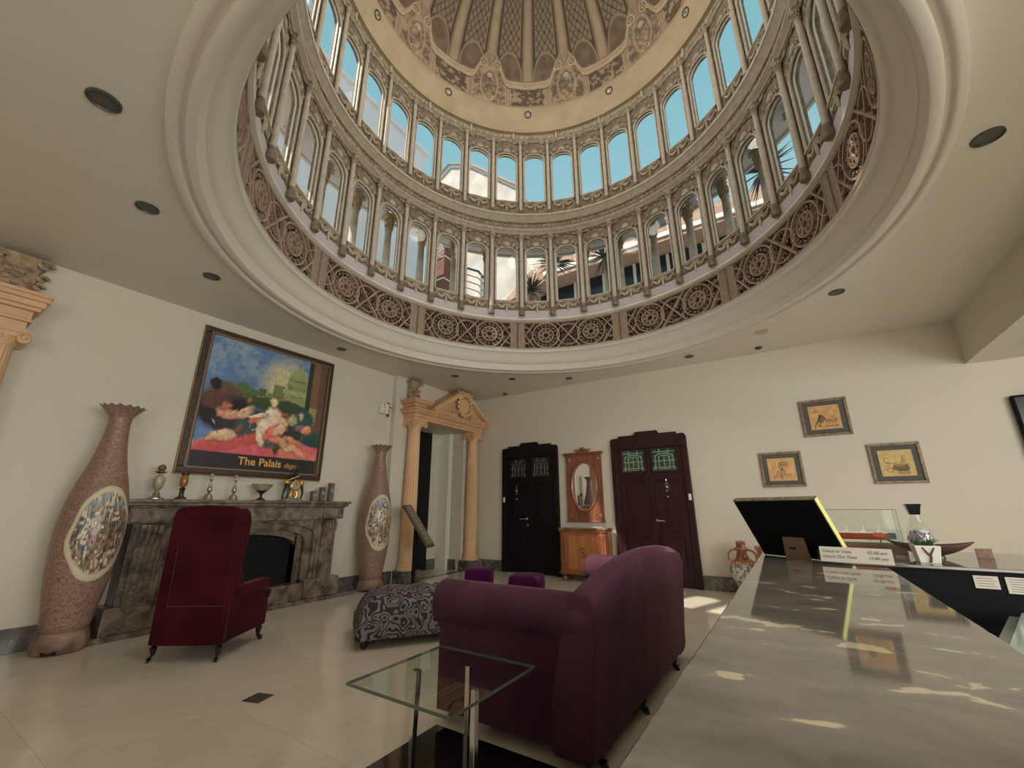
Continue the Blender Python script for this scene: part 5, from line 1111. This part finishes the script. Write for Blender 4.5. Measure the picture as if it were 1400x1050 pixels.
MB().box(-.19, .305, -1.6, 3.04, ZT-.03, ZT).build('marble_top', CM, e, bevel=.003)
MB().box(.307, 2.6, 2.71, 3.62, ZT-.014, ZT).build('marble_top', CM, e, bevel=.003)
MB().box(-.10, .305, 3.042, 3.62, ZT-.03, ZT).build('marble_top', CM, e, bevel=.003)
MB().box(-.13, .26, -1.55, 3.58, 0.06, ZT-.03).build('front_panel', mat('dark_counter_wood', S(44, 32, 28), .35, col2=S(30, 22, 20), scale=4, stretch=(1, 1, .3)), e, bevel=.004)
MB().box(.26, 2.55, 2.73, 3.58, 0.06, ZT-.014).build('inner_panel', M['blackm'], e, bevel=.004); MB().box(-.11, .24, -1.5, 3.55, 0, .06).build('kick_board', M['blackm'], e); MB().box(.24, 2.5, 2.8, 3.55, 0, .06).build('kick_board', M['blackm'], e)
MB().box(.26, 1.2, 1.2, 2.72, .70, .73).build('work_shelf', M['blackm'], e, bevel=.003)
tag(e, 'L-shaped reception counter with polished grey marble top', 'counter')

# things on the counter
Dv = Vector((-.30, -.45, .84)).normalized(); Wv = Vector((.832, -.555, 0)); Nf = Wv.cross(Dv).normalized()   # board axes
if Nf.y < 0: Nf = -Nf
B0 = Vector((-.175, 2.86, ZT)); e = empty('tilted_board', B0); LW, LH, TH_ = .44, .34, .028
def obx(u0, u1, v0, v1, t0, t1):
    vs = [Wv*u+Dv*v+Nf*t for t in (t0, t1) for u, v in ((u0, v0), (u1, v0), (u1, v1), (u0, v1))]
    return MB().add([tuple(q) for q in vs], [(0, 1, 2, 3), (4, 5, 6, 7), (0, 1, 5, 4), (1, 2, 6, 5), (2, 3, 7, 6), (3, 0, 4, 7)])
obx(.004, LW-.004, .004, LH-.004, 0, .004).build('back_sheet', M['blackm'], e)
obx(0, LW, 0, LH-.001, .004, TH_).build('box_side', mat('yellow_board_edge', S(204, 196, 120), .6), e); obx(-.001, LW+.001, LH-.001, LH+.001, .003, TH_+.001).build('top_edge', mat('printed_top_edge', S(160, 136, 110), .5, col2=S(90, 76, 60), scale=40), e)
obx(.01, LW-.01, .01, LH-.01, TH_, TH_+.002).build('front_print', M['ring'], e)
fo = (Wv*.19+Dv*.02); vv = [Wv*.16-Nf*.001, Wv*.29-Nf*.001, Wv*.27+Dv*.12-Nf*.001, Wv*.18+Dv*.12-Nf*.001]; back = Vector((0, -.03, 0))
b = MB(); top_ = [Wv*.17+Dv*.125-Nf*.001, Wv*.28+Dv*.125-Nf*.001]; bot_ = [Vector((q.x-.02, q.y-.075, 0)) for q in (Wv*.15, Wv*.28)]
vs = [top_[0], top_[1], bot_[1], bot_[0]]; b.add([tuple(q) for q in vs]+[tuple(q+Vector((.0, .004, .002))) for q in vs], [(0, 1, 2, 3), (4, 5, 6, 7), (0, 1, 5, 4), (1, 2, 6, 5), (2, 3, 7, 6), (3, 0, 4, 7)]); b.build('easel_leg', mat('brown_card_easel', S(112, 92, 72), .7), e)
b = MB(); q0 = (top_[0]+bot_[0])*.5+Wv*.03+Vector((0, -.003, 0)); b.tube([tuple(q0), tuple(q0+Wv*.03)], .004, 4); b.build('hook', M['blackm'], e)
tag(e, 'black-backed display board leaning at the far end of the counter', 'board')

AC = glass_mat('clear_acrylic', (.93, .96, .95), 1.49); WH = mat('white_card', S(214, 206, 190), .5)
e = empty('check_in_sign', (.20, 2.52, ZT), rad(-7)); e.scale = (.86, .86, .86)
b = MB(); b.prism([(0, 0), (.075, 0), (.012, .075)], lambda p, q, t: (t, p, q), -.165, .175); b.build('acrylic_wedge', AC, e, bevel=.002)
tl = math.atan2(.075, .012)
b = MB(); b.prism([(-.0012, .014), (.010, .088), (.012, .088), (.0008, .014)], lambda p, q, t: (t, p, q), -.15, .15); b.build('card', WH, e)
ink_ = mat('grey_ink', S(96, 88, 84), .6)
for k, (a, c) in enumerate((('Check In Time', '02.00 pm'), ('Check Out Time', '12.00 pm'))):
    z = .060-.026*k; rx = rad(81.5)
    text(a, .021, 'lettering', ink_, e, (-.14, -.0045+z*.155, z), (rx, 0, 0), .0002, shear=.3); text(c, .021, 'lettering', ink_, e, (.05, -.0045+z*.155, z), (rx, 0, 0), .0002, shear=.3)
tag(e, 'clear acrylic holder with a white check-in time card on the counter', 'sign')
e = empty('payment_sign', (.335, 2.83, ZT), rad(-5)); MB().box(-.045, .095, 0, .003, .0, .145).build('acrylic_plate', AC, e); MB().box(-.045, .095, -.03, .04, 0, .003).build('acrylic_foot', AC, e)
b = MB(); b.lathe([(.012, 0), (.001, .001)], 14); b.xf(lambda x, y, z: (-.008+x, -.001-z, .120+y)); b.lathe([(.012, 0), (.001, .001)], 14); b.xf(lambda x, y, z: (.010+x, -.0015-z, .120+y), 28); b.build('red_disc_sticker', mat('red_sticker', S(176, 74, 62), .5), e)
MB().box(.034, .066, -.002, 0, .10, .13).build('dark_sticker', mat('dark_sticker', S(70, 76, 84), .5), e); MB().box(.0, .026, -.002, 0, .01, .034).build('teal_sticker', mat('teal_sticker', S(110, 130, 124), .5), e); MB().box(.045, .08, -.002, 0, .012, .028).build('grey_sticker', ink_, e)
tag(e, 'small clear acrylic stand with card stickers behind the check-in card', 'sign')
e = empty('flower_pot', (.495, 2.84, ZT), .05); b = MB(); sq = lambda h, z: [(-h, -h, z), (h, -h, z), (h, h, z), (-h, h, z)]
b.loft([sq(.036, 0), sq(.047, .078), sq(.042, .078), sq(.036, .06)]); b.build('pot', M['white'], e, bevel=.003)
b = MB(); b.tube([(-.02, -.047, .07), (-.005, -.045, .045), (.006, -.043, .03), (.0, -.04, .005)], [.003, .004, .004, .005], 5); b.tube([(.022, -.047, .07), (.008, -.045, .045), (.002, -.043, .03)], [.003, .004, .004], 5); b.build('twine_bow', mat('brown_twine', S(100, 74, 54), .8), e)
b = MB(); rr = random.Random(2); pu = MB()
for k in range(90):
    a = rr.uniform(0, 2*PI); q = rr.uniform(0, .03); l = rr.uniform(.03, .055); t = rr.uniform(.2, .9); x0, y0 = q*math.cos(a), q*math.sin(a)
    b.tube([(x0, y0, .065), (x0+l*.4*t*math.cos(a), y0+l*.4*t*math.sin(a), .065+l*.6), (x0+l*t*math.cos(a), y0+l*t*math.sin(a), .065+l*(1.1-.4*t))], [.0022, .0018, .0005], 3)
for k in range(46): a = rr.uniform(0, 2*PI); q = rr.uniform(0, .045); pu.ball((q*math.cos(a)-.008, q*math.sin(a), rr.uniform(.10, .14)), rr.uniform(.003, .0065), 5, 3)
o = b.build('grass', mat('green_grass', S(84, 112, 62), .6), e); o['kind'] = 'stuff'; o = pu.build('blossom', mat('mauve_blossom', S(140, 116, 134), .7), e); o['kind'] = 'stuff'
tag(e, 'white square pot with twine bow and green and mauve plant', 'plant')
e = empty('wooden_boat_bowl', (.57, 3.14, ZT)); b = MB(); rg = []
for u in np.linspace(-1, 1, 17):
    w_ = .062*(1-abs(u)**2.2)+.004; d_ = .052*(1-abs(u)**2)+.002; zt_ = .062+.02*u*u; rg.append([(u*.17, w_*math.cos(t), zt_-d_*math.sin(t)) for t in np.linspace(0, PI, 9)]+[(u*.165, w_*.8*math.cos(t), zt_-d_*.75*math.sin(t)) for t in np.linspace(PI, 0, 9)])
b.loft(rg); b.build('bowl', mat('dark_carved_wood', S(92, 62, 50), .5, col2=S(64, 42, 34), scale=12), e, smooth=True); MB().lathe([(.05, 0), (.045, .012), (.025, .016)], 16).build('foot', leg_m, e)
tag(e, 'dark wooden boat-shaped bowl behind the flower pot', 'bowl')
e = empty('glass_decanter', (.575, 3.34, ZT)); MB().lathe([(.04, 0), (.058, .01), (.06, .07), (.052, .12), (.03, .16), (.022, .19), (.022, .21)], 24).build('bottle', AC, e, smooth=True); 
MB().lathe([(.001, .02), (.045, .022), (.05, .07), (.044, .11), (.02, .13)], 20).build('white_figurine', mat('white_porcelain', S(200, 200, 196), .3), e, smooth=True)
b = MB(); b.loft([[(-.022, -.02, .21), (.022, -.02, .21), (.022, .02, .21), (-.022, .02, .21)], [(-.032, -.03, .262), (.032, -.03, .262), (.032, .03, .262), (-.032, .03, .262)], [(-.038, -.034, .268), (.038, -.034, .268), (.038, .034, .268), (-.038, .034, .268)]]); b.build('stopper', M['black'], e); tag(e, 'glass decanter with a square black stopper behind the flower pot', 'decanter')
e = empty('model_ship_case', (.28, 3.34, ZT)); MB().box(-.22, .22, -.06, .06, 0, .05).build('wooden_base', mat('case_base_wood', S(110, 78, 60), .5), e, bevel=.004)
b = MB(); 
for q in ((-.21, .21, -.055, -.053), (-.21, .21, .053, .055), (-.21, -.208, -.053, .053), (.208, .21, -.053, .053)): b.box(*q, .05, .235)
b.box(-.21, .21, -.055, .055, .235, .237); b.build('glass_case', glass_mat('case_glass', (.97, .99, .98), 1.3), e)
b = MB()
for x in (-.21, .21):
    for y in (-.055, .055): b.tube([(x, y, .05), (x, y, .237)], .0012, 4)
for y in (-.055, .055): b.tube([(-.21, y, .237), (.21, y, .237)], .0012, 4)
b.build('case_rim', M['grille'], e)
b = MB(); rg = []
for u in np.linspace(-1, 1, 13): w_ = .026*(1-abs(u)**4)+.002; rg.append([(u*.17+.01, -w_, .105), (u*.165+.01, -w_*.7, .085), (u*.15+.01, 0, .068), (u*.165+.01, w_*.7, .085), (u*.17+.01, w_, .105)])
b.loft(rg); b.build('red_hull', mat('red_hull_paint', S(176, 84, 56), .4), e, smooth=True)
b = MB(); b.box(-.15, .16, -.018, .018, .105, .112)
for x in (-.10, -.03, .05, .12): b.box(x-.015, x+.012, -.012, .012, .112, .122); b.tube([(x, 0, .12), (x, 0, .145)], .003, 4)
b.build('deck_house', M['white'], e); b = MB(); b.tube([(-.12, 0, .05), (-.12, 0, .075)], .004, 6); b.tube([(.12, 0, .05), (.12, 0, .075)], .004, 6); b.build('stand_pin', M['chrome'], e)
tag(e, 'glass case holding a red-hulled model ship on the counter', 'model')
e = empty('small_photo_frame', (.78, 3.2, ZT), -.1); MB().prism([(0, 0), (.012, .047), (.016, .047), (.006, 0)], lambda p, q, t: (t, p, q), -.033, .030).build('frame', pf, e, bevel=.002)
MB().prism([(-.001, .006), (.0095, .041), (.010, .041), (.0, .006)], lambda p, q, t: (t, p, q), -.026, .023).build('photo', mat('reddish_photo', S(150, 116, 100), .5, col2=S(110, 84, 74), scale=60), e); MB().prism([(.01, .03), (.03, 0), (.032, 0), (.012, .034)], lambda p, q, t: (t, p, q), -.008, .006).build('strut', pf, e)
tag(e, 'tiny brown photo frame on the counter right of the wooden bowl', 'photo frame')
for (x0, x1, z0, z1, lab, rows) in ((.605, .68, .868, .918, 'small white note pinned under the counter edge', 4), (.70, .80, .855, .918, 'wider lined paper pinned under the counter edge by the right edge', 6)):
    e = empty('pinned_note', ((x0+x1)/2, 2.728, (z0+z1)/2)); w_, h_ = (x1-x0)/2, (z1-z0)/2; MB().box(-w_, w_, -.002, 0, -h_, h_).build('paper', WH, e)
    b = MB()
    for k in range(rows): z = h_-(k+1)*2*h_/(rows+1); b.box(-w_*.8, w_*(.8 if k % 2 else .6), -.0026, -.002, z-.001, z+.001)
    b.build('handwriting', ink_, e); tag(e, lab, 'note')
e = empty('acrylic_sheets', (.46, 1.96, .73), -.33)
MB().box(0, .40, 0, .74, .06, .066).build('upper_sheet', mat('pale_green_acrylic', S(176, 190, 178), .12, spec=.7), e, bevel=.002); MB().box(-.035, .30, -.02, .72, .045, .051).build('lower_sheet', mat('frosted_acrylic', S(140, 152, 146), .2), e, bevel=.002); MB().box(.02, .36, .04, .70, 0, .045).build('paper_stack', WH, e, bevel=.002)
tag(e, 'pale greenish plastic sheets on the low shelf behind the counter', 'sheets')

# ------------------------------------------------------------------ outside the dome
EW = mat('white_render_wall', S(244, 240, 240), .8, col2=S(234, 230, 232), scale=.6); TAN = mat('tan_roof_tiles', S(190, 160, 138), .8, col2=S(160, 130, 110), scale=6, stretch=(1, 6, 1)); DKW = mat('dark_window_glass', S(34, 40, 52), .2); BRN = mat('brown_brick_pier', S(132, 84, 70), .8, col2=S(104, 64, 54), scale=12)
st_ = MB(); 
struct(MB().box(-14, XL-2.2, Y0, 20, 3.6, 3.9).build('roof_deck_left', M['lav'])); struct(MB().box(XL-2.2, 8, YB+.2, 20, 3.6, 3.9).build('roof_deck_back', M['lav']))
e = empty('white_building', (-9, 1, 3.9)); MB().box(-4, 0, -9, 7.35, 0, 9.3).build('wall', EW, e); MB().box(-4.1, .1, -9.1, 7.45, 9.3, 9.45).build('coping', EW, e); MB().box(0, .04, -9, 7.35, 4.2, 4.35).build('string_course', EW, e)
tag(e, 'tall white building seen through the windows on the left of the dome', 'building')
EW = mat('cream_house_wall', S(206, 198, 188), .8, col2=S(180, 170, 160), scale=.8); e = empty('gabled_house', (-13, 16, 3.9)); b = MB(); b.prism([(-3.4, 0), (-3.4, 17.4), (-1.9, 18.1), (-.2, 17.2), (3.1, 14.0), (3.1, 11.2), (5.1, 11.2), (5.1, 0)], lambda p, q, t: (p, t, q), 0, 5); b.build('wall', EW, e)
b = MB()
for (a, c) in (((-3.6, 17.25), (-1.9, 18.2)), ((-1.9, 18.2), (-.2, 17.3)), ((-.2, 17.3), (3.2, 14.05))): b.tube([(a[0], -.15, a[1]), (c[0], -.15, c[1])], .10, 4)
b.build('eave', TAN, e); 
for k in range(4): MB().box(-2.9+k*1.5, -2.2+k*1.5, -.1, 0, 12.2-.4*k, 13.2-.4*k).build('window', M['lav'], e)
b = MB(); b.prism([(-1.2, 13.4), (1.0, 14.6), (3.0, 12.6), (2.6, 12.5), (1.0, 14.0), (-1.0, 13.0)], lambda p, q, t: (p, t, q), -.3, 0); b.build('lower_gable', EW, e)
tag(e, 'white gabled house seen through the middle of the dome windows', 'house')
e = empty('terrace_building', (-1, 11, 3.9)); MB().box(-5.2, 9, 0.5, 4, 0, 4.5).build('wall', DKW, e)
b = MB(); b.prism([(-6.4, 4.05), (-5.0, 5.15), (9.6, 5.15), (9.6, 4.62), (-4.6, 4.45)], lambda p, q, t: (p, t, q), -.2, 4.4); b.build('roof_slab', TAN, e); MB().box(-4.7, 9.6, -.25, -.2, 4.62, 4.75).build('gutter', M['white'], e)
for k in range(14): MB().box(-4.9+k*.98, -4.82+k*.98, .42, .5, 0, 4.45).build('window_mullion', M['white'], e)
MB().box(-5.2, 9, .40, .5, 2.5, 2.62).build('transom', M['white'], e)
tag(e, 'low dark-windowed building with flat tan roof seen through the lower dome windows', 'building')
e = empty('brick_pier', (-10.4, 11, 3.9)); MB().box(-.2, .25, -.2, .2, 0, 7.7).build('pier', BRN, e)
b = MB()
for k in range(7): b.box(-.22, .27, -.22, .22, 1+k, 1.05+k)
b.build('band', M['white'], e); MB().tube([(-.6, -.3, 7.0), (.6, -.3, 7.3)], .05, 6).build('handrail', M['grille'], e); tag(e, 'brown brick pier with pale bands seen through a lower dome window', 'pier')
e = empty('stair_railing', (-8.6, 11, 3.9)); 
for k in range(5): MB().tube([(-.9+.0*k, -.1, 6.4-.28*k), (.1, -.1, 5.8-.28*k), (.75, -.1, 4.9-.28*k)], .045 if k == 0 else .018, 6).build('rail', M['grille'], e)
for x, z in ((-.5, 6.2), (.25, 5.6)): MB().tube([(x, -.1, 0), (x, -.1, z)], .05, 6).build('post', M['white'], e)
tag(e, 'dark metal stair railing on white posts seen through a lower dome window', 'railing')
YU = mat('dark_yucca_leaf', S(52, 58, 48), .6); TR = mat('yucca_trunk', S(96, 84, 70), .9)
for i, (x, y, z, s_, lab) in enumerate(((-5.15, 9.0, 7.0, .6, 'spiky yucca by the tan roof seen through the middle lower window'), (-4.35, 8.9, 7.5, .85, 'large dark palm-like yucca filling a lower dome window'), (-3.3, 9.9, 7.9, .75, 'spiky yucca in front of the dark building'), (.60, 9.6, 8.55, .9, 'yucca with long thin leaves seen through a lower window on the right'))):
    e = empty('yucca', (x, y, 3.9)); h = z-3.9; MB().lathe([(.22, 0), (.28, .35), (.25, .35)], 12).build('pot', M['lav'], e); MB().tube([(0, 0, .3), (.05, 0, h*.5), (0, 0, h)], [.07, .055, .05], 7).build('trunk', TR, e, smooth=True)
    b = MB(); rr = random.Random(i)
    for k in range(60):
        a = rr.uniform(0, 2*PI); el_ = rr.uniform(-.6, 1.3); l = s_*rr.uniform(.6, 1); d_ = Vector((math.cos(a)*math.cos(el_), math.sin(a)*math.cos(el_), math.sin(el_)))
        b.tube([(0, 0, h-.02), tuple(Vector((0, 0, h))+d_*l*.5+Vector((0, 0, .05*l))), tuple(Vector((0, 0, h))+d_*l)], [.015, .022, .002], 3)
    o = b.build('leaves', YU, e); o['kind'] = 'stuff'; tag(e, lab, 'plant')
